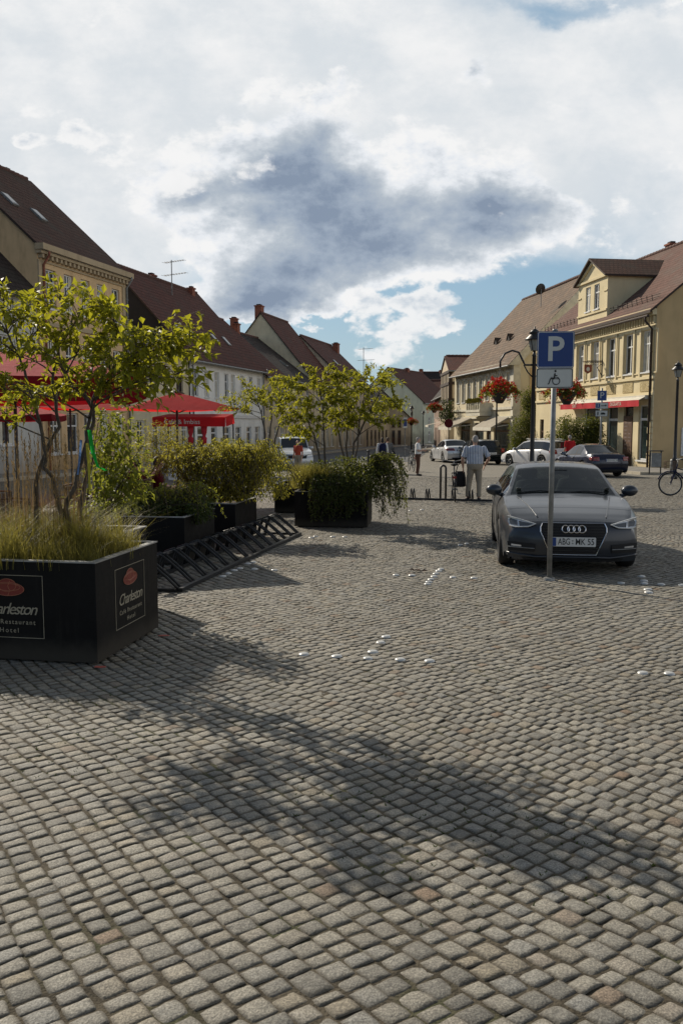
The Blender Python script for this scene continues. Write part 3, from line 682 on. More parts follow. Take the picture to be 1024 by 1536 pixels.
ye = house('yellow_house', 'yellow house with pedimented dormer, moulded facade and red shop awning', RO(D1), AR, Lr, 11.6, 7.55, 12.3, 'yellow', 'rose', holes=yw+shop, chim=((Lr-10.2, 6.0, .30, .6),), sky=((Lr-2.2, 3.9),), ov=.42, fm='white', gutter=False, g1='tan')
wl = [o for o in kids(ye) if o.name.startswith('wall')][0]
c = MB(); g = MB()                                           # facade mouldings
c.b2((0, -.34, 7.28), (Lr, -.003, 7.42)); c.b2((0, -.22, 7.12), (Lr, -.003, 7.277)); c.b2((0, -.07, 6.62), (Lr, -.003, 6.70))
for i in range(58): c.b2((.06+i*Lr/58, -.10, 6.74), (.17+i*Lr/58, -.003, 7.08))
c.b2((0, -.10, 4.02), (Lr, -.003, 4.16)); c.b2((0, -.10, 3.22), (Lr, -.003, 3.34))
for a, b, cc, d in [h[:4] for h in yw]:
    for xx in (a-.17, b+.02): c.b2((xx, -.08, 4.165), (xx+.15, -.003, 6.6))
    c.b2((a-.02, -.05, 6.48), (b+.02, -.003, 6.6))
for i in range(9):
    xm = U2(.05 if i == 0 else (.9, 2.85, 4.9, 7.0, 9.1, 11.2, 13.3, 15.4)[i-1]+1.0)
    for xx in (xm-.30, xm+.24): c.b2((xx, -.055, 4.3), (xx+.06, -.003, 6.45))
    c.b2((xm-.24, -.054, 6.39), (xm+.24, -.003, 6.45)); c.b2((xm-.24, -.054, 4.3), (xm+.24, -.003, 4.36))
RELIEF = [h[:2] for h in yw]
for k in range(12): c.b2((Lr-.38 if k % 2 else Lr-.52, -.045, -.6+k*.32), (Lr-.004, -.003, -.31+k*.32))
c.build('moulding', WALL['yellow'], ye)
def relief():
    m, t, p = base('relief_panel'); n = t.noise(t.coord(), 9, 5, .6, dist=1.5)
    t.put(p.inputs['Base Color'], t.mix(t.smooth(n, .4, .6), (.34, .25, .11), (.56, .46, .25))); t.put(p.inputs['Normal'], t.bump(n, .9, .08)); p.inputs['Roughness'].default_value = .9; return m
RM_ = relief()
for a, b in RELIEF: g = MB(); g.b2((a-.05, -.03, 3.42), (b+.05, -.003, 3.94)); g.build('relief_panel', RM_, ye)
g = MB(); zz = 7.05; g.tube([(-.1, -.50, zz), (Lr+.1, -.50, zz)], .07, 8); g.build('gutter', M['timber'], ye); downpipe(ye, Lr-.22, -.6, 7.0, m='timber', off=.5)
s = MB()                                                       # snow guard
for i in range(int((Lr-1)/.55)): s.tube([(.5+i*.55, .35, 7.95), (.5+i*.55, .30, 8.25)], .02, 5)
for q in (8.08, 8.2): s.tube([(.4, .33, q), (Lr-.4, .33, q)], .016, 5)
s.build('snow_guard', M['timber'], ye)
# dormer
d0, d1 = U2(10.1), U2(6.05); dm = MB(); zb_, ze_, zp_ = 7.7, 10.05, 11.1; yf = .15
dh = [((d0+d1)/2-.95, (d0+d1)/2-.25, 8.35, 9.75), ((d0+d1)/2+.25, (d0+d1)/2+.95, 8.35, 9.75)]
wall_holes(dm, (0, yf, 0), (1, 0, 0), (0, -1, 0), d0, d1, zb_-.5, ze_, dh, dep=.12)
dm.add([(d0, yf, ze_), (d1, yf, ze_), ((d0+d1)/2, yf, zp_)], [(0, 1, 2)])
for xx in (d0, d1): dm.add([(xx, yf, zb_-.5), (xx, 4.6, zb_-.5), (xx, 4.6, ze_), (xx, yf, ze_)], [(0, 1, 2, 3)])
dm.b2((d0-.06, yf-.12, ze_-.06), (d1+.06, yf-.003, ze_+.06)); dm.b2((d0-.02, yf-.07, 8.12), (d1+.02, yf-.003, 8.22)); dm.b2((d0-.03, yf-.05, 9.2), (d0+.45, yf-.003, 9.26)); dm.b2((d1-.45, yf-.05, 9.2), (d1+.03, yf-.003, 9.26))
mx = (d0+d1)/2
for sgn in (-1, 1):
    a = Vector((mx+sgn*(d1-d0)/2, 0, ze_+.06)); b = Vector((mx, 0, zp_+.03)); nn = Vector((-(b-a).z, 0, (b-a).x)).normalized()*(.13 if sgn > 0 else -.13)
    q = [a, b, b-nn*sgn*0+Vector((0, 0, -.16)), a+Vector((-sgn*.26, 0, 0))]
    dm.add([(p.x, yf-.10, p.z) for p in q]+[(p.x, yf-.003, p.z) for p in q], [(0, 1, 2, 3), (7, 6, 5, 4), (0, 4, 5, 1), (1, 5, 6, 2), (2, 6, 7, 3), (3, 7, 4, 0)])
do = dm.build('dormer', WALL['yellow'], ye)
for h in dh: window(do, (0, yf, 0), (1, 0, 0), (0, -1, 0), h, 'win', 'white', None, .1)
r = MB(); t_ = .1
for sgn in (-1, 1):
    e = (mx+sgn*((d1-d0)/2+.22), ze_-.1); p_ = (mx, zp_+.1)
    a = [(e[0], yf-.28, e[1]), (e[0], 4.9, e[1]), (p_[0], 4.9, p_[1]), (p_[0], yf-.28, p_[1])]
    ln = math.hypot(e[0]-p_[0], e[1]-p_[1]); uvs = [(0, 0), (4.9, 0), (4.9, ln), (0, ln)]
    r.add([(q[0], q[1], q[2]+t_) for q in a], [(0, 1, 2, 3) if sgn > 0 else (3, 2, 1, 0)], 0, [uvs if sgn > 0 else uvs[::-1]])
    r.add(a, [(0, 1, 2, 3)], 1)
    for i, j in ((0, 1), (1, 2), (2, 3), (3, 0)): r.add([a[i], a[j], (a[j][0], a[j][1], a[j][2]+t_), (a[i][0], a[i][1], a[i][2]+t_)], [(0, 1, 2, 3)], 1)
r.build('dormer_roof', [ROOF['brown'], M['timber']], do)
# red shop awning with its cassette and lettering
a0, a1 = U2(10.6), U2(.35); aw = MB(); aw.b2((a0, -.30, 3.02), (a1, -.05, 3.22)); ao = aw.build('awning', M['stripe'], ye)
v_ = MB(); n = 40
for i in range(n):
    xa, xb = a0+(a1-a0)*i/n, a0+(a1-a0)*(i+1)/n; ya = -.62+.015*math.sin(i*1.3); yb = -.62+.015*math.sin((i+1)*1.3)
    v_.add([(xa, ya, 2.66), (xb, yb, 2.66), (xb, yb-.01, 2.98), (xa, ya-.01, 2.98)], [(0, 1, 2, 3)])
    v_.add([(xa, -.30, 3.14), (xb, -.30, 3.14), (xb, yb-.01, 2.98), (xa, ya-.01, 2.98)], [(3, 2, 1, 0)], 1)
v_.build('valance', [M['awnred'], M['stripe']], ao)
for tx, xx in (('TEXT', U2(8.4)), ('DEGRAFTA', U2(2.9))):
    text(tx, .27, frame((xx, -.65, 2.82), (1, 0, 0), (0, 0, 1)), M['stripe'], 'lettering', ao)
p = MB(); p.b2((U2(3.2), -.03, .2), (U2(2.2), .1, 2.2)); pb = p.build('menu_board', M['wood'], ye)
p = MB()
for k in range(9):
    zz = 2.05-k*.19
    for q in range(rng.randint(1, 2)): p.b2((U2(3.05)+q*.42, -.036, zz-.05), (U2(3.05)+q*.42+rng.uniform(.2, .38), -.031, zz+.02))
p.build('notice', mat('faded_notice', (.16, .11, .09), .7, 0, .4, 9), pb)
p = MB(); p.b2((Lr+.003, 1.5, .2), (Lr+.06, 2.9, 1.6)); pp = p.build('display_case', M['white'], ye); p = MB(); p.b2((Lr+.06, 1.6, .3), (Lr+.065, 2.8, 1.5)); p.build('pane', M['farglass'], pp)
# brown-roofed old house
E0, E1 = 64.3, 80.9; Lb = (E1-E0)*RF; B2 = lambda u: Lb-u
bh = [(B2(1.2+i*1.78)-.45, B2(1.2+i*1.78)+.45, 3.7, 5.65) for i in range(9)]
bs = [(B2(4.6), B2(.8), -.6, 1.9, 'shop', 'wood'), (B2(6.6), B2(5.4), -.8, 1.9, 'door', 'wood'), (B2(10.0), B2(7.4), -.5, 1.9, 'shop', 'wood'), (B2(14.6), B2(11.4), -.6, 1.9, 'shop', 'wood')]
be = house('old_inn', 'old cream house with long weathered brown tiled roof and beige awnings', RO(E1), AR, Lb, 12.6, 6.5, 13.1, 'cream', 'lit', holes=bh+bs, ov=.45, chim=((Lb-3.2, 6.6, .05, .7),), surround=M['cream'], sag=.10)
c = MB(); c.b2((0, -.2, 6.15), (Lb, -.003, 6.4)); c.b2((0, -.12, 2.9), (Lb, -.003, 3.1)); c.b2((0, -.16, 2.25), (Lb, -.003, 2.4))
c.b2((Lb-.5, -.06, -1), (Lb+.05, .5, 6.3)); c.build('moulding', M['cream'], be)
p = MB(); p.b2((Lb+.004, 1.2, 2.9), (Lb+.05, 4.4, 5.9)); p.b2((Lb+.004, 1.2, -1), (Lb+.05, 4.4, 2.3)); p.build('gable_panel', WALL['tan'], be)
v_ = MB()                                                     # light verge board along the near gable
sl = (13.1-6.5)/6.3
v_.add([(Lb+.16, -.45, 6.1), (Lb+.16, 6.3, 13.2), (Lb+.16, 6.3, 12.4), (Lb+.16, .35, 6.1), (Lb+.13, -.45, 6.1), (Lb+.13, 6.3, 13.2), (Lb+.13, 6.3, 12.4), (Lb+.13, .35, 6.1)], [(0, 1, 2, 3), (7, 6, 5, 4), (0, 4, 5, 1), (3, 2, 6, 7)])
v_.build('verge_board', M['cream'], be)
for u in (7.2, 10.6):                                          # eyebrow hatches in the roof
    k = MB(); yy_ = 1.9; zz = 6.5+sl*yy_+.12
    k.add([(B2(u)-.42, yy_, zz-.02), (B2(u)+.42, yy_, zz-.02), (B2(u), yy_-.02, zz+.46), (B2(u), yy_+.45, zz+sl*.45+.02)], [(0, 1, 2)], 1); k.add([(B2(u)-.5, yy_-.06, zz-.04), (B2(u), yy_-.08, zz+.54), (B2(u), yy_+.5, zz+sl*.5), (B2(u)+.5, yy_-.06, zz-.04)], [(0, 1, 2), (1, 3, 2)], 2)
    k.build('roof_hatch', [M['timber'], M['dark'], ROOF['lit']], be)
k = MB(); x0, x1 = B2(9.2), B2(5.2)                            # bay balcony
k.b2((x0, -1.0, 2.45), (x1, -.02, 2.75)); k.b2((x0+.1, -.95, 3.35), (x1-.1, -.85, 3.5)); k.b2((x0, -1.05, 2.76), (x1, -.95, 2.95))
for i in range(7): k.b2((x0+.05+i*(x1-x0-.2)/6, -1.02, 2.95), (x0+.17+i*(x1-x0-.2)/6, -.94, 3.5))
for xx in (x0+.03, x1-.13): k.b2((xx, -.93, 2.76), (xx+.1, -.03, 3.5))
bo = k.build('balcony', M['cream'], be); k = MB()
for i in range(160): 
    q = Vector((rng.uniform(x0, x1), -1.0+rng.uniform(-.15, .15), 3.55+rng.uniform(0, .3))); k.ball(q, rng.uniform(.05, .1), 5, 3)
k.build('flower_box', M['leaf_gold'], bo)
for x0, x1, pr in ((B2(5.4), B2(.6), 1.5), (B2(15.2), B2(10.6), 1.9)):
    k = MB(); n = 14
    for i in range(n):
        xa, xb = x0+(x1-x0)*i/n, x0+(x1-x0)*(i+1)/n
        k.add([(xa, -.1, 2.35), (xb, -.1, 2.35), (xb, -pr, 1.55), (xa, -pr, 1.55)], [(3, 2, 1, 0)], 0)
        k.add([(xa, -pr, 1.55), (xb, -pr, 1.55), (xb, -pr-.01, 1.30), (xa, -pr-.01, 1.30)], [(3, 2, 1, 0)], 1)
    k.add([(x1, -.1, 2.35), (x1, -pr, 1.55), (x1, -pr, 1.45), (x1, -.1, 2.2)], [(0, 1, 2, 3)], 0)
    for xx in (x0+.1, x1-.1): k.tube([(xx, -.05, 1.75), (xx, -pr, 1.53)], .025, 6, 2)
    k.build('awning', [M['awn'], M['stripe'], M['white']], be)
# further houses on the right
r3 = house('half_timbered_house', 'dark half-timbered house with red roof beyond the old inn', (10.4, 84.5), 0, 9, 7, 7.0, 8.5, 'beige', 'red', zb=-1.5)
k = MB()
for xx in np.arange(0, 9.1, 1.1): k.b2((xx, -.06, 2.4), (xx+.28, -.003, 7.0))
for zz in (2.4, 4.0, 5.6, 6.75): k.b2((0, -.09, zz), (9, -.061, zz+.28))
for xx in (0.3, 3.6, 6.9): k.add([(xx, -.1, 2.6), (xx+.3, -.1, 2.6), (xx+2.0, -.1, 6.7), (xx+1.7, -.1, 6.7)], [(0, 1, 2, 3)])
for yy_ in np.arange(0, 7, 1.2): k.b2((-.06, yy_, 2.4), (-.003, yy_+.25, 7.0))
for zz in (2.4, 4.0, 5.6, 6.75): k.b2((-.09, 0, zz), (-.061, 7, zz+.26))
k.build('timber_frame', M['timber'], r3)
r4 = house('brick_fronted_house', 'narrow pinkish house with red brick ground floor far down the right side', (11.9, 112), math.atan2(-1, -.045), 19, 7, 5.2, 9.6, 'pinkish', 'dark', zb=-2, holes=row(2, 2.3, 7, 1.0, 2.6, 4.3)+row(2, 2.6, 6, 1.4, -.8, 1.4, 'shop', 'wood'))
k = MB(); k.b2((18.2, -.25, -2), (19.02, .4, 1.7)); k.build('brick_pier', M['brickred'], r4)
k = MB(); k.add([(13, -.1, 2.1), (18.9, -.1, 2.1), (18.9, -1.8, 1.7), (13, -1.8, 1.7)], [(3, 2, 1, 0)]); k.add([(13, -1.8, 1.7), (18.9, -1.8, 1.7), (18.9, -1.8, 1.5), (13, -1.8, 1.5)], [(3, 2, 1, 0)], 1); k.build('awning', [M['awn'], M['stripe']], r4)
# --- raised pavements with stone kerbs
def pave_mat():
    m, t, p = base('pavement_slabs'); co = t.coord(); b = t.new('ShaderNodeTexBrick'); t.put(b.inputs['Vector'], co); b.inputs['Scale'].default_value = 1
    b.inputs['Brick Width'].default_value = .5; b.inputs['Row Height'].default_value = .5; b.inputs['Mortar Size'].default_value = .012
    t.put(b.inputs['Color1'], (.26, .245, .215)); t.put(b.inputs['Color2'], (.22, .205, .185)); t.put(b.inputs['Mortar'], (.09, .08, .07))
    t.put(p.inputs['Base Color'], t.mix(t.smooth(t.noise(co, 1.2, 7, .65), .3, .75), b.outputs[0], (.16, .148, .13))); p.inputs['Roughness'].default_value = .9; return m
PAVE = pave_mat()
def pavement(name, pts_in, pts_out):
    mb = MB(); n = len(pts_in); q = [Vector((x, y, gz(y)+.12)) for x, y in pts_in]; o = [Vector((x, y, gz(y)+.12)) for x, y in pts_out]
    k = [a+(b-a).normalized()*((b-a).length-.16) for a, b in zip(q, o)]
    for i in range(n-1):
        mb.add([q[i], q[i+1], k[i+1], k[i]], [(0, 1, 2, 3)], 0); mb.add([k[i]+Vector((0, 0, .006)), k[i+1]+Vector((0, 0, .006)), o[i+1], o[i]], [(0, 1, 2, 3)], 1)
        mb.add([o[i], o[i+1], o[i+1]-Vector((0, 0, .2)), o[i]-Vector((0, 0, .2))], [(0, 1, 2, 3)], 1)
    mb.add([q[0], o[0], o[0]-Vector((0, 0, .2)), q[0]-Vector((0, 0, .2))], [(0, 1, 2, 3)], 1)
    x = mb.build(name, [PAVE, M['stone']]); x['kind'] = 'structure'
def offs(D, d): x, y = RO(D); return (x-d*.991, y-d*.131)
pavement('pavement', [(26, 37.0), offs(42.0, -.3), offs(59, 0), offs(70, 0), offs(81, 0)], [(25, 34.6), offs(38.4, 3.0), offs(59, 3.0), offs(70, 2.6), offs(83, 2.2)])
def loffs(D, d): x, y = LO(D); return (x+d*.968, y-d*.252)
pavement('pavement', [loffs(D, 0) for D in (24, 45, 60, 80, 100, 116)], [loffs(D, 2.4) for D in (24, 45, 60, 80, 100, 115.5)])
rd = MB(); pts = [(2.5, 52), (-3.5, 60), (-1, 80), (4, 105), (11, 128), (11.2, 100), (9, 78), (6.2, 58)]
lo = [(-5.2, 58), (-2.5, 75), (2.5, 100), (8.6, 115), (10.8, 130)]; hi = [(4.5, 56), (7.2, 75), (9.2, 100), (10.6, 115), (12.6, 128)]
for i in range(4): rd.add([(*lo[i], gz(lo[i][1])+.004), (*hi[i], gz(hi[i][1])+.004), (*hi[i+1], gz(hi[i+1][1])+.004), (*lo[i+1], gz(lo[i+1][1])+.004)], [(0, 1, 2, 3)])
o = rd.build('street', mat('worn_asphalt', (.075, .078, .082), .85, 0, .25, .8, .3, 60)); o['kind'] = 'structure'
# ------------------------------------------------------------------ planting helpers
def rv(a=1): return Vector((rng.gauss(0, a), rng.gauss(0, a), rng.gauss(0, a)))
def leaf(mb, p, d, l, w, fold=.25):
    d = d.normalized(); s = d.cross(Vector((rng.gauss(0, .4), rng.gauss(0, .4), 1))).normalized(); n = s.cross(d)
    m1 = p+d*l*.45+s*w*.5+n*fold*w; m2 = p+d*l*.45-s*w*.5+n*fold*w; tip = p+d*l-n*l*.12; q = p+d*l*.45
    mb.add([p, m1, q, m2, tip], [(0, 1, 2), (2, 1, 4), (0, 2, 3), (2, 4, 3)])
def bez(a, b, c, n=6): return [a*(1-k)**2+b*2*k*(1-k)+c*k*k for k in [i/n for i in range(n+1)]]
def tree(name, label, cat, base, stems, clumps, lm, ll, lw, per, rad, group=None, twigs=5, trunk_r=.035, droop=.25):
    root = thing(name, label, cat, base, 0, group); wood = MB(); lv = MB(); B = Vector(base)
    S = []
    for st in stems:
        pts = [p-B for p in st]; fine = []
        for i in range(len(pts)-1):
            for k in range(4):
                f = k/4; fine.append(pts[i].lerp(pts[i+1], f)+rv(.012))
        fine.append(pts[-1]); n = len(fine)
        wood.tube(fine, [trunk_r*(1-.72*i/(n-1)) for i in range(n)], 7); S.append(fine)
    for cl in clumps:
        c = cl-B; best = None
        for fine in S:
            for i, p in enumerate(fine[len(fine)//3:]):
                d = (c-p).length+max(0, p.z-c.z+.15)*2.5
                if best is None or d < best[0]: best = (d, p)
        p = best[1]; mid = p.lerp(c, .5)+Vector((0, 0, .10*(c-p).length))+rv(.03)
        path = bez(p, mid, c, 6); wood.tube(path, [trunk_r*.34*(1-.11*i) for i in range(7)], 5)
        dirc = (c-p).normalized()
        for tw in range(twigs):
            o = rv(1); o.z *= .55; o = (o.normalized()+dirc*.55); e = c+o.normalized()*rad*rng.uniform(.55, 1.25)
            st = path[rng.choice((3, 4, 5, 6))]; pt = bez(st, st.lerp(e, .5)+Vector((0, 0, .06*rad/.2)), e, 5)
            wood.tube(pt, [trunk_r*.14*(1-.12*i) for i in range(6)], 4, cap=False)
            nl = max(3, per//twigs)
            for k in range(nl):
                f = .2+.8*(k+rng.random())/nl; i = min(4, int(f*5)); q = pt[i].lerp(pt[i+1], f*5-i)
                d = (pt[i+1]-pt[i]).normalized()*.6+rv(.55)+Vector((0, 0, -droop)); s = rng.uniform(.65, 1.15)
                leaf(lv, q+rv(.012), d, ll*s, lw*s)
    wood.build('trunk', M['bark'], root, True); lv.build('crown', lm, root)
    return root
def shrub(name, label, cat, base, clumps, lm, n, l, w, group=None, stemn=10, hang=0):
    root = thing(name, label, cat, base, 0, group); lv = MB(); st = MB(); B = Vector(base); tot = sum((c[3]*c[4]*c[5])**.5 for c in clumps)
    for x, y, z, rx, ry, rz in clumps:
        c = Vector((x, y, z))-B; k = int(n*(rx*ry*rz)**.5/tot)
        for i in range(k):
            o = rv(1).normalized()*(rng.random()**.42); o += rv(.09)
            p = c+Vector((o.x*rx, o.y*ry, o.z*rz)); d = o*.8+rv(.6)+Vector((0, 0, -.3-hang))
            s = rng.uniform(.6, 1.2); leaf(lv, p, d, l*s, w*s)
        for i in range(max(2, stemn//len(clumps))):
            o = rv(1).normalized(); e = c+Vector((o.x*rx, o.y*ry, abs(o.z)*rz))*.95
            s0 = Vector((rng.uniform(-.12, .12), rng.uniform(-.12, .12), 0)); st.tube(bez(s0, s0.lerp(e, .4)+Vector((0, 0, .2)), e, 5), [.009, .008, .007, .006, .004, .003], 5, cap=False)
    st.build('stem', M['twig'], root); lv.build('foliage', lm, root); return root
def grass(name, label, base, spots, n, h, lm, group=None, spread=.9, w=.006, straight=False, cat='grass'):
    root = thing(name, label, cat, base, 0, group); mb = MB(); B = Vector(base)
    for i in range(n):
        s = Vector(rng.choice(spots))-B+Vector((rng.gauss(0, .07), rng.gauss(0, .07), 0)); a = rng.uniform(0, 6.28); L = h*rng.uniform(.5, 1.15); sp = spread*rng.random()*L*(.25 if straight else .9)
        dx, dy = math.cos(a), math.sin(a); bx, by = -dy*w/2, dx*w/2; pts = []
        for k in range(4):
            f = k/3; z = L*(f-(0 if straight else .32*spread)*f*f); r = sp*f**1.8; ww = 1-f*.85
            p = s+Vector((dx*r, dy*r, z)); pts += [p+Vector((bx*ww, by*ww, 0)), p-Vector((bx*ww, by*ww, 0))]
        mb.add(pts, [(0, 1, 3, 2), (2, 3, 5, 4), (4, 5, 7, 6)])
        if straight and rng.random() < .75:     # feathery seed head
            tip = pts[6]
            for k in range(7): leaf(mb, tip-Vector((0, 0, .02*k)), Vector((rng.gauss(0, .3), rng.gauss(0, .3), 1)), .035, .009)
    mb.build('blades', lm, root); return root
def vines(name, label, base, paths, lm, l, w, group=None, dens=60, cat='plant'):
    root = thing(name, label, cat, base, 0, group); st = MB(); lv = MB(); B = Vector(base)
    for pts in paths:
        pts = [Vector(p)-B for p in pts]; fine = []
        for i in range(len(pts)-1):
            for k in range(4): fine.append(pts[i].lerp(pts[i+1], k/4)+rv(.012))
        fine.append(pts[-1]); st.tube(fine, [.005]*len(fine), 4, cap=False)
        L = sum((fine[i+1]-fine[i]).length for i in range(len(fine)-1)); k = int(L*dens)
        for j in range(k):
            f = rng.random()*(len(fine)-1.001); i = int(f); q = fine[i].lerp(fine[i+1], f-i)
            s = rng.uniform(.6, 1.15); leaf(lv, q+rv(.018), rv(1)+Vector((0, 0, -.5)), l*s, w*s)
    st.build('stem', M['twig'], root); lv.build('foliage', lm, root); return root
# ------------------------------------------------------------------ planters
PG = 'black planter boxes around the cafe terrace'
def planter(label, cx, cy, rz, w=1.4, d=1.27, h=.80):
    r = thing('planter', label, 'planter', (cx, cy, gz(cy)), rz, PG); mb = MB(); t_ = .035
    for a, b in (((-w/2, -d/2, .025), (w/2, -d/2+t_, h)), ((-w/2, d/2-t_, .025), (w/2, d/2, h)), ((-w/2, -d/2+t_, .025), (-w/2+t_, d/2-t_, h)), ((w/2-t_, -d/2+t_, .025), (w/2, d/2-t_, h))): mb.b2(a, b)
    mb.b2((-w/2+t_, -d/2+t_, .04), (w/2-t_, d/2-t_, .08))
    for sx in (-1, 1):
        for sy in (-1, 1): mb.box((sx*(w/2-.12), sy*(d/2-.12), .0125), (.1, .1, .045))
    mb.build('box', M['planter'], r); k = MB(); e = .006
    for a, b in (((-w/2-e, -d/2-e, h+.001), (w/2+e, -d/2+.05, h+.012)), ((-w/2-e, d/2-.05, h+.001), (w/2+e, d/2+e, h+.012)), ((-w/2-e, -d/2+.05, h+.001), (-w/2+.05, d/2-.05, h+.012)), ((w/2-.05, -d/2+.05, h+.001), (w/2+e, d/2-.05, h+.012))): k.b2(a, b)
    k.build('rim', M['rim'], r); s = MB(); n = 8
    vs = [(-w/2+.04+(w-.08)*i/n, -d/2+.04+(d-.08)*j/n, h-.07+rng.uniform(-.02, .04)) for j in range(n+1) for i in range(n+1)]
    s.add(vs, [(j*(n+1)+i, j*(n+1)+i+1, (j+1)*(n+1)+i+1, (j+1)*(n+1)+i) for j in range(n) for i in range(n)]); s.build('soil', M['soil'], r, True)
    return r
F_ = G(147, 998); R_ = G(238, 945); dv_ = (R_-F_); dv_.z = 0; PD = dv_.length; dv_.normalize(); prz = math.atan2(dv_.y, dv_.x)-PI/2; pu = Vector((dv_.y, -dv_.x, 0)); PW = 1.44
c1 = F_-pu*PW/2+dv_*PD/2
p1 = planter('black planter in front with restaurant lettering and a small tree in it', c1.x, c1.y, prz, PW, PD, .79)
def ell(cx, cy, rx, ry, n=24, a0=0, a1=2*PI): return [(cx+rx*math.cos(a0+(a1-a0)*k/n), cy+ry*math.sin(a0+(a1-a0)*k/n)) for k in range(n if abs(a1-a0-2*PI) < .01 else n+1)]
def logo(root, O, U, V, s=1, sx=1):
    O, U, V = Vector(O), Vector(U), Vector(V); N = U.cross(V); U = U*sx
    mb = MB(); w, h = .29, .245; q = .004
    for poly in ([(-w, -h), (w, -h), (w, -h+q), (-w, -h+q)], [(-w, h-q), (w, h-q), (w, h), (-w, h)], [(-w, -h+q), (-w+q, -h+q), (-w+q, h-q), (-w, h-q)], [(w-q, -h+q), (w, -h+q), (w, h-q), (w-q, h-q)]):
        mb.prism(poly, O, U, V, N, .002)
    lp = mb.build('logo_panel', M['gold'], root)
    hb = MB(); hb.prism(ell(0, .135, .135, .052), O+N*.001, U, V, N, .001); hb.prism(ell(-.005, .165, .075, .05), O+N*.001, U, V, N, .0015); em = hb.build('emblem', M['hat'], lp)
    ol = MB()
    for pts in (ell(0, .135, .135, .052, 28), ell(-.005, .165, .075, .05, 24), ell(.0, .15, .105, .028, 20), ): ol.tube([O+N*.003+U*x+V*y for x, y in pts], .0022, 4, closed=True)
    ol.tube([O+N*.003+U*x+V*y for x, y in ((.02, .20), (.0, .16), (.015, .125), (0, .085))], .0022, 4); ol.build('outline', M['hatline'], lp)
    def tx(s_, sz, y, sh, sp): 
        m = frame(O+N*.002+V*y, U, V); m[0][0] *= sx; m[1][0] *= sx
        text(s_, sz, m, M['gold'], 'lettering', lp, sh, sp, .001)
    tx('Charleston', .128, -.022, .35, .82); tx('Café Restaurant', .052, -.122, 0, 1.28); tx('Hotel', .052, -.188, 0, 1.4)
logo(p1, (0, -PD/2-.001, .44), (1, 0, 0), (0, 0, 1)); logo(p1, (PW/2+.001, .02, .44), (0, 1, 0), (0, 0, 1))
planter('black planter hidden close behind the lettered planter', -2.72, 8.55, prz, 1.3, .85)
planter('plain black planter with dark low shrubs, left of the bicycle rack', -2.68, 12.27, prz, h=.65)
planter('plain black planter under a broad golden-green shrub', -2.28, 14.56, prz, h=.65)
pv = G(549, 792); planter('black planter in the middle with ivy trailing down its front', pv.x-.60, pv.y+.72, -R(6), 1.38, 1.27, .68)
pw = G(412, 770); planter('black planter set back behind the ivy-draped one', pw.x+.75, pw.y+.66, -R(6), h=.65)
planter('small dark planter box half hidden under bushes at the back of the terrace', -2.6, 18.6, -R(6), 1.3, 1.0, .65)
# --- front planter: tree, grasses, ribbons
Yt = c1.y
def A(px, py, Y): return at(px, py, Y)
bp = A(98, 800, Yt); bp.z = gz(Yt)+.72
stems = [[bp, A(95, 770, Yt), A(72, 700, Yt+.05), A(62, 640, Yt+.1), A(40, 560, Yt), A(12, 500, Yt-.1)],
         [bp+Vector((.02, .03, 0)), A(98, 765, Yt), A(125, 690, Yt-.05), A(132, 630, Yt-.1), A(150, 570, Yt-.2), A(205, 530, Yt-.3)],
         [bp+Vector((.10, .05, 0)), A(120, 760, Yt+.1), A(128, 690, Yt+.15), A(140, 610, Yt+.2), A(88, 545, Yt+.1), A(95, 450, Yt)],
         [A(52, 800, Yt+.2), A(55, 720, Yt+.25), A(88, 640, Yt+.3), A(78, 560, Yt+.3), A(110, 470, Yt+.2)]]
stems[3][0].z = gz(Yt)+.7
cl1 = [(8, 432), (-40, 450), (38, 446), (92, 440), (140, 447), (162, 468), (-20, 500), (18, 482), (60, 490), (84, 508), (118, 474), (25, 535), (66, 540), (-30, 560), (120, 520), (150, 512), (178, 505), (205, 520), (232, 516), (262, 520), (290, 526), (140, 548), (172, 552), (200, 556), (235, 560), (262, 562), (8, 585), (45, 590), (85, 592), (112, 582), (150, 588), (195, 585), (225, 580), (30, 612), (-20, 620), (215, 545), (160, 530), (100, 560), (-90, 470), (-110, 540), (-75, 420), (285, 505), (255, 540)]
tree('serviceberry_tree', 'small multi-stemmed tree with yellow-green leaves in the lettered front planter', 'tree', bp, stems, [A(x, y, Yt+(rng.uniform(-1.15, -.15) if x > 195 else rng.uniform(-.8, .6))) for x, y in [(x_, y_+(14 if y_ < 455 else 0)) for x_, y_ in cl1]], M['leaf_tree'], .082, .042, 96, .22, twigs=9, trunk_r=.025)
top = gz(Yt)+.73
spots = [Vector((c1.x, c1.y, top))+pu*rng.uniform(-.62, .60)+dv_*rng.uniform(-.52, .5) for i in range(70)]
grass('ornamental_grass', 'soft yellow-green grass filling the lettered front planter', (c1.x, c1.y, top), spots, 7000, .30, M['grass'], None, 1.0, .005)
grass('meadow_grass', 'taller loose green-gold grass tufts among the tree stems of the front planter', (c1.x, c1.y, top), rng.sample(spots, 22), 2600, .62, M['grass'], None, 1.1, .0055)
sp2 = [A(x, 800, Yt+rng.uniform(-.25, .4)) for x in (28, 38, 48, 56)]; sp3 = [A(x, 800, Yt+rng.uniform(-.1, .4)) for x in (78, 90, 104, 112)]
for s in sp2+sp3: s.z = top
grass('dry_grass', 'tall straw-coloured dry stalks left of the tree stems in the front planter', tuple(sp2[0]), sp2, 110, .92, M['straw'], 'dry grass stalks of the front planter', .35, .005, True)
grass('dry_grass', 'tall straw-coloured dry stalks between the tree stems in the front planter', tuple(sp3[0]), sp3, 120, .95, M['straw'], 'dry grass stalks of the front planter', .35, .005, True)
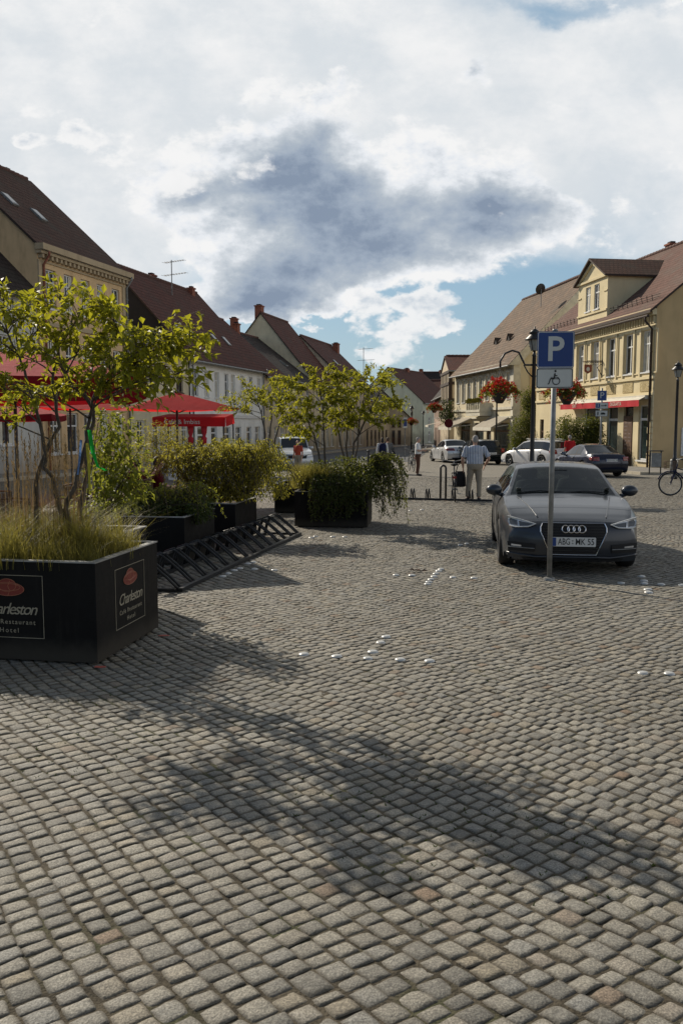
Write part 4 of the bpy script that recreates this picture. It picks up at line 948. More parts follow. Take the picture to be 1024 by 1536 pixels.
def ribbon(label, pts, w, m):
    mb = MB(); B = Vector(pts[0]); pts = [Vector(p)-B for p in pts]; vs = []
    fine = []
    for i in range(len(pts)-1):
        for k in range(5): fine.append(pts[i].lerp(pts[i+1], k/5))
    fine.append(pts[-1])
    for i, p in enumerate(fine):
        a = .5*math.sin(i*.55); vs += [p-Vector((w*math.cos(a), w*math.sin(a), 0)), p+Vector((w*math.cos(a), w*math.sin(a), 0))]
    mb.add(vs, [(2*i, 2*i+1, 2*i+3, 2*i+2) for i in range(len(fine)-1)]); o = mb.build('ribbon', m, loc=B); tag(o, label, 'ribbon', 'ribbons tied to the tree'); return o
ribbon('bright green ribbon hanging from the tree in the front planter', [A(134, 645, Yt-.15), A(140, 680, Yt-.17), A(147, 700, Yt-.15), A(160, 706, Yt-.12)], .016, cloth('green_ribbon', (.02, .33, .05), (.02, .4, .05)))
ribbon('yellow ribbon hanging straight down from the tree in the front planter', [A(131, 665, Yt-.18), A(134, 700, Yt-.17), A(135, 735, Yt-.18)], .012, cloth('yellow_ribbon', (.38, .36, .05), (.4, .38, .05)))
ribbon('blue and white ribbon tied round the tree stem in the front planter', [A(122, 660, Yt-.12), A(120, 685, Yt-.14), A(117, 712, Yt-.12)], .010, cloth('blue_ribbon', (.13, .20, .42), (.1, .2, .4)))
# --- planting behind
def E(px, py, Y, rx, rz, ry=None): p = A(px, py, Y); return (p.x, p.y, p.z, rx, ry or rx, rz)
shrub('leafy_bush', 'fresh green bush with pointed leaves just behind the front planter', 'bush', (-2.5, 8.5, gz(8.5)+.7), [E(165, 640, 8.5, .22, .22), E(185, 690, 8.5, .26, .28), E(155, 700, 8.6, .22, .3), E(190, 735, 8.5, .24, .2), E(150, 755, 8.6, .3, .16)], M['leaf_shrub'], 1500, .085, .036)
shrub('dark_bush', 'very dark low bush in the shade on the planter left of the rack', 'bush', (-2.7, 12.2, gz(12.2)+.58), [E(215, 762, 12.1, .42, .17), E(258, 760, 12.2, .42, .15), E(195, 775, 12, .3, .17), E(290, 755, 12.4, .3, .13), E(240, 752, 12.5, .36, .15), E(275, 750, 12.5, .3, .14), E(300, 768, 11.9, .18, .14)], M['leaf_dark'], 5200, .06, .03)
shrub('golden_shrub', 'broad golden-green shrub with tiny leaves behind the bicycle rack', 'bush', (-2.25, 14.5, gz(14.5)+.58), [E(285, 698, 14.4, .42, .28, .5), E(330, 695, 14.5, .45, .30, .5), E(372, 698, 14.6, .40, .31, .45), E(300, 735, 14.3, .46, .24, .45), E(355, 735, 14.4, .46, .24, .45), E(400, 712, 14.7, .32, .28), E(258, 688, 14.6, .28, .26), E(420, 735, 14.5, .22, .16), E(345, 672, 14.6, .5, .14)], M['leaf_gold'], 4600, .056, .028, hang=.25)
paths = []
for i in range(120):
    x0 = rng.uniform(262, 408); e_ = x0+rng.choice((-1, 1))*rng.uniform(10, 55); yq = rng.uniform(-.4, .35)
    paths.append([A(x0*.5+165, 745, 14.5), A(x0, rng.uniform(666, 715), 14.5+yq), A((x0+e_)/2, rng.uniform(655, 705), 14.5+yq), A(e_, rng.uniform(685, 755), 14.5+yq*1.5)])
vines('arching_sprays', 'long arching sprays of the golden-green planting behind the bicycle rack', tuple(paths[0][0]), paths, M['leaf_gold'], .055, .026, None, 60, 'bush')
paths = []
for i in range(34):
    x0 = rng.uniform(195, 300); e_ = x0+rng.choice((-1, 1))*rng.uniform(10, 45); yq = rng.uniform(-.4, .35)
    paths.append([A(x0*.5+125, 770, 12.2), A(x0, rng.uniform(728, 748), 12.2+yq), A((x0+e_)/2, rng.uniform(720, 742), 12.2+yq), A(e_, rng.uniform(738, 785), 12.2+yq*1.3)])
vines('arching_sprays', 'arching dark green sprays over the planter left of the bicycle rack', tuple(paths[0][0]), paths, M['leaf_shrub'], .058, .026, None, 55, 'bush')
shrub('feathery_shrub', 'pale feathery shrub standing among the terrace tables', 'bush', (-4.2, 19.5, gz(19.5)), [E(225, 660, 19.5, .45, .45), E(250, 655, 19.5, .4, .36), E(215, 690, 19.5, .4, .4)], M['leaf_gold'], 2200, .055, .026)
shrub('dark_bush', 'dark green bush behind the golden shrub, left of the van', 'bush', (-1.9, 18.5, gz(18.5)+.5), [E(400, 690, 18.5, .42, .36), E(375, 700, 18.6, .4, .35), E(418, 700, 18.4, .28, .3), E(345, 672, 18.8, .5, .22), E(385, 735, 18.2, .4, .25)], M['leaf_shrub'], 2600, .06, .028)
# --- middle planter
Ym = pv.y+.72; bm = Vector((pv.x-.65, Ym, gz(Ym)+.7))
def T2(name, label, bx, Y, stem_pts, cl, per=46, rad=.32, tw=8):
    b = A(bx, 715, Y); b.z = gz(Y)+.7
    tree(name, label, 'tree', b, [[b+Vector((rng.uniform(-.03, .03), rng.uniform(-.03, .03), 0))]+[A(x, y, Y+d) for x, y, d in st] for st in stem_pts], [A(x, y, Y+rng.uniform(-.6, .6)) for x, y in cl], M['leaf_tree2'], .098, .05, per, rad, 'small trees in the far planters', tw, .026)
T2('serviceberry_tree', 'small tree with a single straight stem and yellowing crown, left in the middle planter', 490, Ym, [[(487, 670, 0), (483, 620, 0), (478, 570, 0)], [(478, 680, .2), (462, 630, .2), (448, 590, .3)]],
   [(437, 572), (455, 585), (478, 565), (500, 580), (440, 600), (462, 610), (490, 605), (512, 600), (430, 622), (452, 632), (475, 632), (500, 628), (478, 590), (445, 648), (512, 622), (462, 656)], 190, .36)
T2('serviceberry_tree', 'many-stemmed small tree with wide loose crown, right in the middle planter', 525, Ym+.2, [[(518, 670, 0), (524, 620, 0), (520, 575, 0)], [(535, 670, .1), (540, 625, .1), (548, 572, .1)], [(530, 665, -.2), (556, 610, -.2), (575, 580, -.2)], [(512, 668, .3), (505, 640, .3), (498, 600, .3)]],
   [(522, 572), (545, 566), (570, 570), (585, 578), (530, 592), (555, 588), (528, 612), (575, 612), (588, 612), (560, 605), (512, 640), (535, 632), (580, 632), (518, 588), (555, 625)], 175, .36)
T2('serviceberry_tree', 'thin airy small tree with several bare stems, in the set-back planter', 400, pw.y+.6, [[(398, 660, 0), (392, 620, 0), (375, 585, 0)], [(404, 660, 0), (408, 620, 0), (402, 580, 0)], [(412, 660, .2), (424, 625, .2), (432, 600, .2)]],
   [(358, 600), (372, 588), (392, 586), (410, 582), (425, 592), (365, 618), (395, 608), (415, 606), (350, 612), (432, 610), (385, 600)], 120, .36)
tb = gz(Ym)+.73
grass('ornamental_grass', 'golden grass tuft on the left of the middle planter', (pv.x-1.0, Ym, tb), [Vector((pv.x-rng.uniform(.75, 1.3), Ym+rng.uniform(-.5, .3), tb)) for i in range(40)], 3600, .60, M['grass'], None, .9, .008)
shrub('ivy_bush', 'dense dark green bush heaped over the middle planter', 'bush', (pv.x-.4, Ym, tb), [E(480, 708, Ym, .34, .22, .5), E(520, 705, Ym, .36, .26, .5), E(548, 710, Ym-.1, .3, .28, .45), E(505, 728, Ym-.3, .45, .16), E(545, 735, Ym-.35, .35, .2)], M['leaf_vine'], 6000, .062, .036)
fy = pv.y-.03; paths = []
for i in range(60):
    x = rng.uniform(468, 552); y1 = rng.uniform(745, 782); paths.append([A(x, 712, fy+.25), A(x-rng.uniform(0, 5), 724, fy), A(x-rng.uniform(0, 8), (724+y1)/2, fy-.05), A(x-rng.uniform(0, 12), y1, fy-.04)])
vines('trailing_ivy', 'ivy strands hanging down the front of the middle planter', tuple(paths[0][0]), paths, M['leaf_vine'], .058, .034, None, 95)
paths = []
for i in range(52):
    x = rng.uniform(560, 606); top_ = rng.uniform(684, 715); y1 = top_+rng.uniform(25, 75); yy_ = Ym+rng.uniform(-.35, .3)
    paths.append([A(548, 718, Ym), A(555, 705, Ym), A((555+x)/2, top_-6, yy_), A(x, top_, yy_), A(x+rng.uniform(-3, 8), (top_+y1)/2, yy_), A(x+rng.uniform(-2, 12), y1, yy_)])
vines('trailing_bush', 'loose arching bush drooping out over the right end of the middle planter', tuple(paths[0][0]), paths, M['leaf_vine'], .062, .035, None, 56, 'bush')
# ------------------------------------------------------------------ bicycle rack with hoops
ra, rb_ = G(270, 888), G(450, 802); rd_ = rb_-ra; RL = rd_.length; rk = thing('bicycle_rack', 'long black low bicycle rack of slanted hoops beside the planters', 'bicycle rack', ra, math.atan2(rd_.y, rd_.x)-PI/2)
k = MB(); k.box((0, RL/2, .025-.0115*RL/2), (.06, RL, .04), rx=-.0115); k.build('ground_rail', M['rack'], rk)
k = MB(); k.box((-.62, RL/2, .025-.0115*RL/2), (.05, RL, .04), rx=-.0115); k.build('ground_rail', M['rack'], rk)
for y_ in (0.0, RL): k = MB(); k.box((-.31, y_, .02-.0115*y_), (.55, .06, .03)); k.build('cross_bar', M['rack'], rk)
k = MB(); k.box((-.43, RL/2, .335-.0115*RL/2), (.03, RL, .03), rx=-.0115); k.build('top_rail', M['rack'], rk)
for i in range(14):
    y_ = .06+i*(RL-.12)/13; k = MB()
    for s_ in (-.045, .045):
        pts = [Vector((x, y_+s_, z-.0115*y_)) for x, z in ((-.02, .03), (-.14, .14), (-.28, .255), (-.38, .33), (-.45, .355), (-.52, .33), (-.58, .20), (-.62, .04))]; k.tube(pts, .0165, 7)
    k.tube([(-.34, y_-.045, .355-.0115*y_), (-.34, y_+.045, .355-.0115*y_)], .012, 6); k.build('hoop', M['rack'], rk, True)
# ------------------------------------------------------------------ parasols
def parasol(label, c, half, zr, za, rz, n=4, val=0, top='red', vm='red', pole=True):
    cx, cy = c; g0 = gz(cy); r = thing('parasol', label, 'parasol', (cx, cy, g0), rz, 'red parasols of the cafe terrace'); zr -= g0; za -= g0; mb = MB(); seg = 10
    rim = []
    for i in range(n):
        a = 2*PI*(i+.5)/n; rim.append(Vector((math.cos(a), math.sin(a), 0))*half*(math.sqrt(2) if n == 4 else 1.05))
    apex = Vector((0, 0, za))
    for i in range(n):
        a, b = rim[i], rim[(i+1) % n]; rows = []
        for q in range(6):
            f = q/5; row_ = []
            for k in range(seg+1):
                h_ = k/seg; p = a.lerp(b, h_)*f; sag = -.07*math.sin(PI*h_)*f*(1-.2*f)*half/1.6
                p.z = za+(zr-za)*(f**1.12)+sag; p *= 1; row_.append(p)
            rows.append(row_)
        vs = [p for ro in rows for p in ro]; fs = [(q*(seg+1)+k, (q+1)*(seg+1)+k, (q+1)*(seg+1)+k+1, q*(seg+1)+k+1) for q in range(5) for k in range(seg)]; mb.add(vs, fs)
    cv = mb.build('canopy', M[top], r, True)
    if val:
        mb = MB()
        for i in range(n):
            a, b = rim[i], rim[(i+1) % n]
            for k in range(seg):
                q = [a.lerp(b, (k+e)/seg)+Vector((0, 0, zr-.07*math.sin(PI*(k+e)/seg)*half/1.6*.8)) for e in (0, 1)]
                mb.add([q[0], q[1], q[1]-Vector((0, 0, val)), q[0]-Vector((0, 0, val))], [(0, 1, 2, 3)])
        mb.build('valance', M[vm], r)
    mb = MB(); mb.ball((0, 0, za+.03), (.06, .06, .05)); mb.tube([(0, 0, .05), (0, 0, za)], .028, 8); mb.build('pole', M['black_metal'], r)
    mb = MB()
    for i in range(n): mb.tube([Vector((0, 0, za-.06)), rim[i]*.98+Vector((0, 0, zr-.02))], .011, 5); mb.tube([Vector((0, 0, zr-.1)), rim[i]*.5+Vector((0, 0, (za+zr)/2-.05))], .009, 5)
    mb.build('ribs', M['black_metal'], r); mb = MB(); mb.box((0, 0, .04), (.6, .6, .08)); mb.tube([(0, 0, .08), (0, 0, .4)], .045, 8); mb.build('foot', M['black_metal'], r)
    return r
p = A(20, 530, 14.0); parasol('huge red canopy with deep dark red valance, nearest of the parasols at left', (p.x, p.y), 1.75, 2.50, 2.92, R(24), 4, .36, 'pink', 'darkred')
p = A(265, 590, 22); parasol('red parasol right of the others with visible black pole, beside the kiosk', (p.x, p.y), 1.30, 2.13, 2.55, R(20), 4, 0)
p = A(105, 598, 24); parasol('low red parasol in the middle, behind the huge canopy', (p.x, p.y), 1.25, 2.20, 2.45, R(35), 4, .0)
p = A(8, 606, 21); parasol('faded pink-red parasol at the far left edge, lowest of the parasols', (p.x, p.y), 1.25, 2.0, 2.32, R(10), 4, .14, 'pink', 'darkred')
# kiosk with lettered awning and tied red curtains
kp = A(292, 640, 33); kg = gz(33)+.38; ks = thing('kiosk_awning', 'red snack stall awning with white lettering and tied red curtains', 'awning', (kp.x, kp.y, kg), R(-8))
mb = MB(); mb.add([(-1.4, -.7, 2.03), (1.4, -.7, 2.03), (1.3, .8, 2.16), (-1.3, .8, 2.16)], [(0, 1, 2, 3)]); mb.add([(-1.4, -.71, 2.03), (1.4, -.71, 2.03), (1.4, -.72, 1.68), (-1.4, -.72, 1.68)], [(3, 2, 1, 0)]); mb.add([(1.4, -.7, 2.03), (1.3, .8, 2.16), (1.35, .8, 1.8), (1.42, -.7, 1.68)], [(0, 1, 2, 3)]); mb.build('canopy', M['red'], ks)
text('Café & Imbiss', .25, frame((-.25, -.735, 1.85), (1, 0, 0), (0, 0, 1)), M['stripe'], 'lettering', ks)
for x in (-1.3, 1.3):
    for y in (-.6, .75): mb = MB(); mb.tube([(x, y, -.42), (x, y, 2.0 if y < 0 else 2.15)], .03, 7); mb.build('post', M['black_metal'], ks)
for x in (.0, .52): mb = MB(); mb.loft([(x, -.5, 1.0, .09, .06), (x, -.5, 1.25, .11, .08), (x, -.5, 1.32, .05, .05), (x, -.5, 1.45, .10, .08), (x, -.5, 1.75, .13, .1)], 9); mb.build('curtain', M['awnred'], ks, True)
mb = MB(); mb.box((0, .5, .12), (2.3, .5, 1.0)); mb.box((0, .5, .64), (2.5, .6, .04)); mb.build('counter', M['white'], ks)
# cafe furniture in the shade
def table(label, x, y):
    r = thing('cafe_table', label, 'table', (x, y, gz(y)), rng.uniform(0, 1), 'cafe tables on the shaded terrace'); mb = MB(); mb.lathe([(.36, .71), (.37, .72), (.37, .735), (.36, .745)], n=20); mb.build('table_top', M['wood'], r)
    mb = MB(); mb.tube([(0, 0, .03), (0, 0, .71)], .03, 8); mb.build('column', M['black_metal'], r)
    for k in range(3): a = k*2.09; mb = MB(); mb.tube([(0, 0, .06), (.28*math.cos(a), .28*math.sin(a), .012)], .018, 6); mb.build('foot', M['black_metal'], r)
    return r
def chair(label, x, y, rz):
    r = thing('cafe_chair', label, 'chair', (x, y, gz(y)), rz, 'cafe chairs on the shaded terrace'); mb = MB(); mb.box((0, 0, .45), (.44, .44, .05)); mb.build('seat', M['maroon'], r)
    mb = MB()
    for k in range(5): mb.box((-.16+k*.08, -.21-.02*abs(k-2)*.2, .68), (.045, .02, .36))
    mb.tube([(-.21, -.21, .88), (0, -.235, .9), (.21, -.21, .88)], .016, 6); mb.build('backrest', M['wood'], r)
    for sx in (-1, 1):
        for sy in (-1, 1): mb = MB(); mb.tube([(sx*.2, sy*.2, 0), (sx*.2, sy*.2, .88 if sy < 0 else .64)], .015, 6); mb.build('leg', M['black_metal'], r)
        mb = MB(); mb.tube([(sx*.2, -.2, .66), (sx*.2, .2, .64)], .014, 6); mb.build('armrest', M['wood'], r)
    return r
TB = [(-4.3, 10.6), (-4.4, 12.6), (-3.9, 14.6)]
for (x, y), nm in zip(TB, ('nearest the front planter', 'behind the leafy bush', 'by the feathery shrub')):
    table('round brown cafe table '+nm, x, y)
    for q, (a, s) in enumerate(((2.6, 'far'), (.3, 'right'), (-1.6, 'near'), (3.6, 'left'))[:3 if y > 14 else 4]):
        chair('cafe chair on the %s side of the brown table %s' % (s, nm), x+.68*math.cos(a), y+.68*math.sin(a), a+PI/2)
# ------------------------------------------------------------------ street lamps and flower baskets
def lamp(label, x, y, arms=False, rz=0, h=4.6):
    r = thing('street_lamp', label, 'street lamp', (x, y, gz(y)), rz, 'black old-style street lamps'); mb = MB()
    mb.lathe([(.13, 0), (.13, .12), (.10, .16), (.09, .75), (.105, .80), (.075, .86), (.062, 1.3), (.05, h-.75), (.065, h-.73), (.04, h-.68), (.035, h-.60)], n=12); mb.build('pole', M['black_metal'], r, True)
    mb = MB(); mb.lathe([(.09, h-.60), (.17, h-.33), (.175, h-.31)], n=8); ln = mb.build('lantern', M['lampglass'], r)
    mb = MB(); mb.lathe([(.26, h-.32), (.25, h-.29), (.14, h-.19), (.13, h-.15), (.16, h-.14), (.08, h-.05), (.02, h-.02), (.02, h+.03), (.001, h+.05)], n=14)
    for k in range(4): a = k*PI/2+PI/4; mb.tube([(.09*math.cos(a), .09*math.sin(a), h-.6), (.175*math.cos(a), .175*math.sin(a), h-.31)], .012, 5)
    mb.build('cap', M['black_metal'], ln, True)
    if arms:
        for s in (-1, 1):
            mb = MB(); pts = [(s*.04, 0, 3.62), (s*.25, 0, 3.62), (s*.30, 0, 3.72), (s*.42, 0, 3.95), (s*.60, 0, 4.0), (s*.80, 0, 3.92), (s*.92, 0, 3.72), (s*.92, 0, 3.55)]; mb.tube(pts, .028, 7); mb.tube([(s*.04, 0, 3.3), (s*.16, 0, 3.42), (s*.28, 0, 3.62)], .018, 6); mb.build('bracket', M['black_metal'], r, True)
    return r
def basket(label, x, y, z, s=1):
    r = thing('flower_basket', label, 'flower basket', (x, y, z), 0, 'hanging baskets of red geraniums'); mb = MB(); mb.lathe([(.10*s, -.42*s), (.13*s, -.38*s), (.30*s, -.10*s), (.34*s, -.06*s), (.33*s, -.03*s)], n=14); mb.build('bowl', M['black_metal'], r, True)
    mb = MB()
    for k in range(3): a = k*2.09; mb.tube([(.32*s*math.cos(a), .32*s*math.sin(a), -.05*s), (0, 0, .62*s)], .006, 4)
    mb.build('chain', M['black_metal'], r); pt, lf = MB(), MB()
    for i in range(900):
        a = rng.uniform(0, 2*PI); q = rng.random()**.5; rr = .60*s*q*(.88+.24*math.sin(3*a+x*9)); zz = .24*s*(1-q*q)-.12*s*q**3+rng.gauss(0, .05*s)
        leaf(lf, Vector((rr*math.cos(a), rr*math.sin(a), zz-.05*s)), Vector((math.cos(a), math.sin(a), rng.uniform(-.8, .5))), .09*s, .07*s)
    for i in range(230):
        a = rng.uniform(0, 2*PI); q = rng.random()**.45; rr = .62*s*q*(.86+.26*math.sin(3*a+x*9)+.12*math.sin(7*a+y)); zz = .28*s*(1-q*q)-.16*s*q**3+rng.gauss(0, .06*s); c = Vector((rr*math.cos(a), rr*math.sin(a), zz))
        for k in range(7): leaf(pt, c+rv(.018*s), rv(1)+Vector((math.cos(a)*.6, math.sin(a)*.6, .6)), .055*s, .05*s)
    for i in range(26):
        a = rng.uniform(0, 2*PI); c = Vector((.55*s*math.cos(a), .55*s*math.sin(a), -.18*s-rng.random()*.22*s))
        for k in range(6): leaf(pt if rng.random() < .6 else lf, c+rv(.03*s), rv(1), .05*s, .04*s)
    lf.build('foliage', M['leaf_shrub'], r); pt.build('blossom', M['petal'], r); return r
l1 = A(800, 560, 23.6); lamp('black lamp post with two flower brackets right behind the parking sign', l1.x, l1.y, True, R(4))
basket('red geranium basket hanging left of the parking sign', l1.x-.92, l1.y-.06, gz(l1.y)+2.96, .88)
basket('red geranium basket partly hidden behind the wheelchair sign', l1.x+.92, l1.y+.06, gz(l1.y)+2.93, .88)
l2 = A(1013, 640, 34.4); lamp('slim black lamp post before the blank wall of the yellow house', l2.x, l2.y)
l3 = A(744, 640, 57); lamp('black lamp post in front of the beige awnings of the old inn', l3.x, l3.y)
l4 = A(617, 640, 90); lamp('far black lamp post with flower baskets in the middle of the street', l4.x, l4.y, True, R(80))
basket('small far basket of faded red flowers on the lamp in the street', l4.x-.1, l4.y-.95, gz(90)+2.95, 1.0)
l5 = A(634.5, 640, 112); lamp('farthest dark lamp post before the pale green wall', l5.x, l5.y)
p = A(651, 611, 76); basket('bright red flowers on the wall beyond the beige awnings', p.x, p.y, p.z, 1.15)
# ------------------------------------------------------------------ signs
def rrect(w, h, r, n=5):
    o = []
    for cx, cy, a0 in ((w/2-r, h/2-r, 0), (-w/2+r, h/2-r, 90), (-w/2+r, -h/2+r, 180), (w/2-r, -h/2+r, 270)): o += [(cx+r*math.cos(R(a0+90*k/n)), cy+r*math.sin(R(a0+90*k/n))) for k in range(n+1)]
    return o
def plate(root, name, x, z, w, h, bg, border=None, yf=-.045, bw=.012):
    mb = MB(); X, Zv, Y = (1, 0, 0), (0, 0, 1), (0, -1, 0)
    mb.prism(rrect(w, h, .025), (x, yf, z), X, Zv, Y, .004); o = mb.build(name, M[bg], root)
    if border:
        mb = MB(); a, b = rrect(w-.012, h-.012, .022), rrect(w-.012-2*bw, h-.012-2*bw, .016); n = len(a); y0 = yf-.0055
        mb.add([(x+p[0], y0, z+p[1]) for p in a]+[(x+p[0], y0, z+p[1]) for p in b], [(i, (i+1) % n, n+(i+1) % n, n+i) for i in range(n)]); mb.build('border', M[border], o)
    mb = MB(); mb.box((x, yf+.02, z), (.09, .05, .03)); mb.build('bracket', M['galv'], o); return o
sp = G(823, 870); sg = thing('parking_sign', 'blue parking sign with wheelchair plate on a grey pole in front of the car', 'sign', sp, R(-7))
mb = MB(); mb.tube([(0, 0, -.05), (0, 0, 2.96)], .030, 14); mb.lathe([(.034, 2.96), (.03, 2.985), (.001, 2.99)], n=12); mb.build('pole', M['galv'], sg, True); mb = MB(); mb.lathe([(.07, 0), (.065, .03), (.036, .035)], n=14); mb.build('base_collar', M['galv'], sg)
zP = at(830, 525, sp.y).z-sp.z; zW = at(829, 567.5, sp.y).z-sp.z
q = plate(sg, 'parking_plate', .005, zP, .425, .425, 'signblue', 'signwhite', bw=.008); text('P', .40, frame((.0, -.0515, zP-.005), (1, 0, 0), (0, 0, 1)), M['signwhite'], 'letter', q, 0, 1, .001, bold=.006)
q = plate(sg, 'wheelchair_plate', .0, zW, .425, .235, 'signwhite', 'ink', bw=.009); mb = MB(); y0 = -.0505; s = .92
def sy(pts, r): mb.tube([(x*s, y0, zW+z*s) for x, z in pts], r, 6)
mb.ball((.008, y0, zW+.082), (.013, .003, .013), 12, 6); sy([(.004, .06), (-.002, .01), (-.004, -.005)], .009); sy([(-.004, -.004), (-.05, -.006)], .008); sy([(-.05, -.006), (-.072, -.072), (-.085, -.074)], .007); sy([(0, .035), (.035, .03)], .006)
mb.tube([(s*(.02+.045*math.cos(a)), y0, zW+s*(-.036+.045*math.sin(a))) for a in [R(-215+k*12.5) for k in range(24)]], .0055, 6); mb.build('wheelchair_symbol', M['ink'], q)
f_ = A(900, 660, 40.5); s2 = thing('parking_sign', 'farther blue parking sign with two small plates before the yellow house', 'sign', (f_.x, f_.y, gz(f_.y)), R(-10))
mb = MB(); mb.tube([(0, 0, -.05), (0, 0, 3.9)], .045, 10); mb.build('pole', M['galv'], s2, True)
zz = A(900, 593.5, 40.5).z-gz(40.5); q = plate(s2, 'parking_plate', 0, zz, .42, .46, 'signblue', 'signwhite', -.06); text('P', .40, frame((0, -.069, zz), (1, 0, 0), (0, 0, 1)), M['signwhite'], 'letter', q, 0, 1, .001)
zz -= .46; q = plate(s2, 'notice_plate', 0, zz, .58, .30, 'signwhite', 'ink', -.06); mb = MB(); mb.b2((-.25, -.066, zz-.1), (-.08, -.072, zz+.1)); mb.build('blue_symbol', M['signblue'], q); mb = MB(); mb.b2((-.18, -.0725, zz-.07), (-.15, -.0735, zz+.07)); mb.build('white_mark', M['signwhite'], q); mb = MB(); mb.prism([(-.02, -.02), (.15, .0), (.15, .035), (.23, -.01), (.15, -.06), (.15, -.03), (-.02, -.045)], (0, -.066, zz+.02), (1, 0, 0), (0, 0, 1), (0, -1, 0), .003); mb.build('dark_symbol', M['ink'], q)
zz -= .36; q = plate(s2, 'notice_plate', 0, zz, .55, .28, 'signwhite', 'ink', -.06); mb = MB(); mb.prism([(-.19, -.08), (-.14, -.08), (-.14, .06), (-.165, .09), (-.19, .06)], (0, -.066, zz), (1, 0, 0), (0, 0, 1), (0, -1, 0), .003); mb.build('dark_symbol', M['ink'], q); mb = MB(); mb.prism([(-.04, -.05), (.17, -.05), (.17, .0), (.10, .045), (.0, .045), (-.04, .0)], (0, -.066, zz), (1, 0, 0), (0, 0, 1), (0, -1, 0), .003); mb.build('dark_symbol', M['ink'], q)
f_ = A(607, 650, 60); s3 = thing('street_sign', 'small blue and white sign on a thin pole in the far street', 'sign', (f_.x, f_.y, gz(60)), R(20)); mb = MB(); mb.tube([(0, 0, 0), (0, 0, 3.0)], .035, 8); mb.build('pole', M['galv'], s3); zz = A(607, 634, 60).z-gz(60)
q = plate(s3, 'sign_plate', 0, zz, .30, .72, 'signwhite', None); mb = MB(); mb.b2((-.12, -.055, zz-.24), (.12, -.05, zz+.24)); mb.build('blue_field', M['signblue'], q)
f_ = A(672.5, 640, 62); s4 = thing('round_sign', 'round dark sign seen from behind beside the beige awnings', 'sign', (f_.x, f_.y, gz(62)), R(-8)); mb = MB(); mb.tube([(0, 0, 0), (0, 0, 2.9)], .035, 8); mb.build('pole', M['black_metal'], s4); zz = A(672.5, 635, 62).z-gz(62)
mb = MB(); mb.prism(ell(0, 0, .31, .31, 24), (0, -.05, zz), (1, 0, 0), (0, 0, 1), (0, -1, 0), .01); mb.build('disc', M['maroon'], s4)
# wrought iron hanging sign on the yellow house
uu = U2(6.1); hs = thing('hanging_sign', 'wrought iron hanging sign with small red shield on the yellow house', 'sign', tuple(ye.matrix_world @ Vector((uu, 0, 4.75))), AR)
mb = MB(); mb.tube([(0, 0, .5), (0, -1.15, .5)], .03, 6); mb.tube([(0, 0, .42), (0, -.3, .2), (0, 0, -.3)], .022, 6); mb.tube([(0, 0, .56), (0, -.9, .56)], .018, 6); mb.tube([(0, 0, .62), (0, 0, -.35)], .03, 6)
for k in range(3): mb.tube([(0, -.35-.12*math.cos(a)-.28*k, .40+.08*math.sin(a)) for a in [j*.63 for j in range(10)]], .012, 5, closed=True)
mb.build('bracket', M['black_metal'], hs); mb = MB(); mb.prism([(-.22, .24), (.22, .24), (.22, -.12), (0, -.26), (-.22, -.12)], (0, -.85, .1), (0, 1, 0), (0, 0, 1), (1, 0, 0), .03); mb.build('shield', M['brickred'], hs)
mb = MB(); mb.prism(ell(0, 0, .10, .12, 14), (.031, -.85, .1), (0, 1, 0), (0, 0, 1), (1, 0, 0), .004); mb.build('emblem', M['signwhite'], hs)
# ------------------------------------------------------------------ antennas, dish, greenery
def antenna(label, px, py0, py1, Y):
    a, b = A(px, py1, Y), A(px, py0, Y); r = thing('tv_antenna', label, 'antenna', a, R(-35)); H_ = (b-a).z; mb = MB(); mb.tube([(0, 0, -.8), (0, 0, H_)], .035, 6); mb.build('mast', M['galv'], r)
    for f, w in ((.93, 1.9), (.45, 2.2)):
        mb = MB(); z = H_*f; mb.tube([(-w*.35, 0, z), (w*.65, 0, z-.0)], .02, 5)
        for k in range(9): x = -w*.35+w*k/8; mb.tube([(x, -.28+.01*k, z), (x, .28-.01*k, z)], .010, 4)
        mb.build('yagi', M['galv'], r)
antenna('tall two-armed television antenna on the ridge of the white house', 258, 390, 430, 62.5); antenna('television antenna on the far roofs by the pale chimney', 545, 521, 556, 101)
p = A(811, 440, 67); dsh = thing('satellite_dish', 'dark satellite dish on the ridge of the old inn', 'antenna', p, R(200)); mb = MB(); mb.tube([(0, 0, -1.0), (0, 0, .3)], .03, 6); mb.build('mast', M['galv'], dsh); mb = MB(); mb.lathe([(.02, 0), (.22, .03), (.42, .12)], (0, 0, .3), 14, M=Matrix.Rotation(R(70), 3, 'X'), capt=False); mb.build('dish', M['black_metal'], dsh, True)
p = A(788, 690, 61); shrub('ivy_bush', 'tall dark ivy-clad bush in the gap between the two right houses', 'bush', (p.x, p.y, gz(61)), [E(788, 680, 61, .9, 1.0), E(780, 650, 61, .8, 1.2), E(796, 625, 61, .75, 1.1), E(792, 600, 61.3, .5, .8), E(775, 672, 60.5, .6, .7)], M['leaf_vine'], 9500, .13, .085)
p = A(865, 690, 48.5); shrub('green_hedge', 'rounded green bush in front of the yellow house, behind the parked cars', 'bush', (p.x, p.y, gz(48)), [E(850, 645, 48.5, .85, .75), E(878, 645, 48, .85, .8), E(862, 668, 48, 1.1, .7), E(892, 665, 47.6, .65, .9), E(832, 665, 48.8, .6, .7), E(890, 640, 47.8, .5, .5)], M['leaf_vine'], 12000, .11, .07)
p = A(669, 640, 80); shrub('potted_tree', 'dark green shrub against the far half-timbered house', 'bush', (p.x, p.y, gz(80)), [E(668, 612, 80, .8, .9), E(672, 628, 80, .9, .8)], M['leaf_dark'], 900, .2, .12)
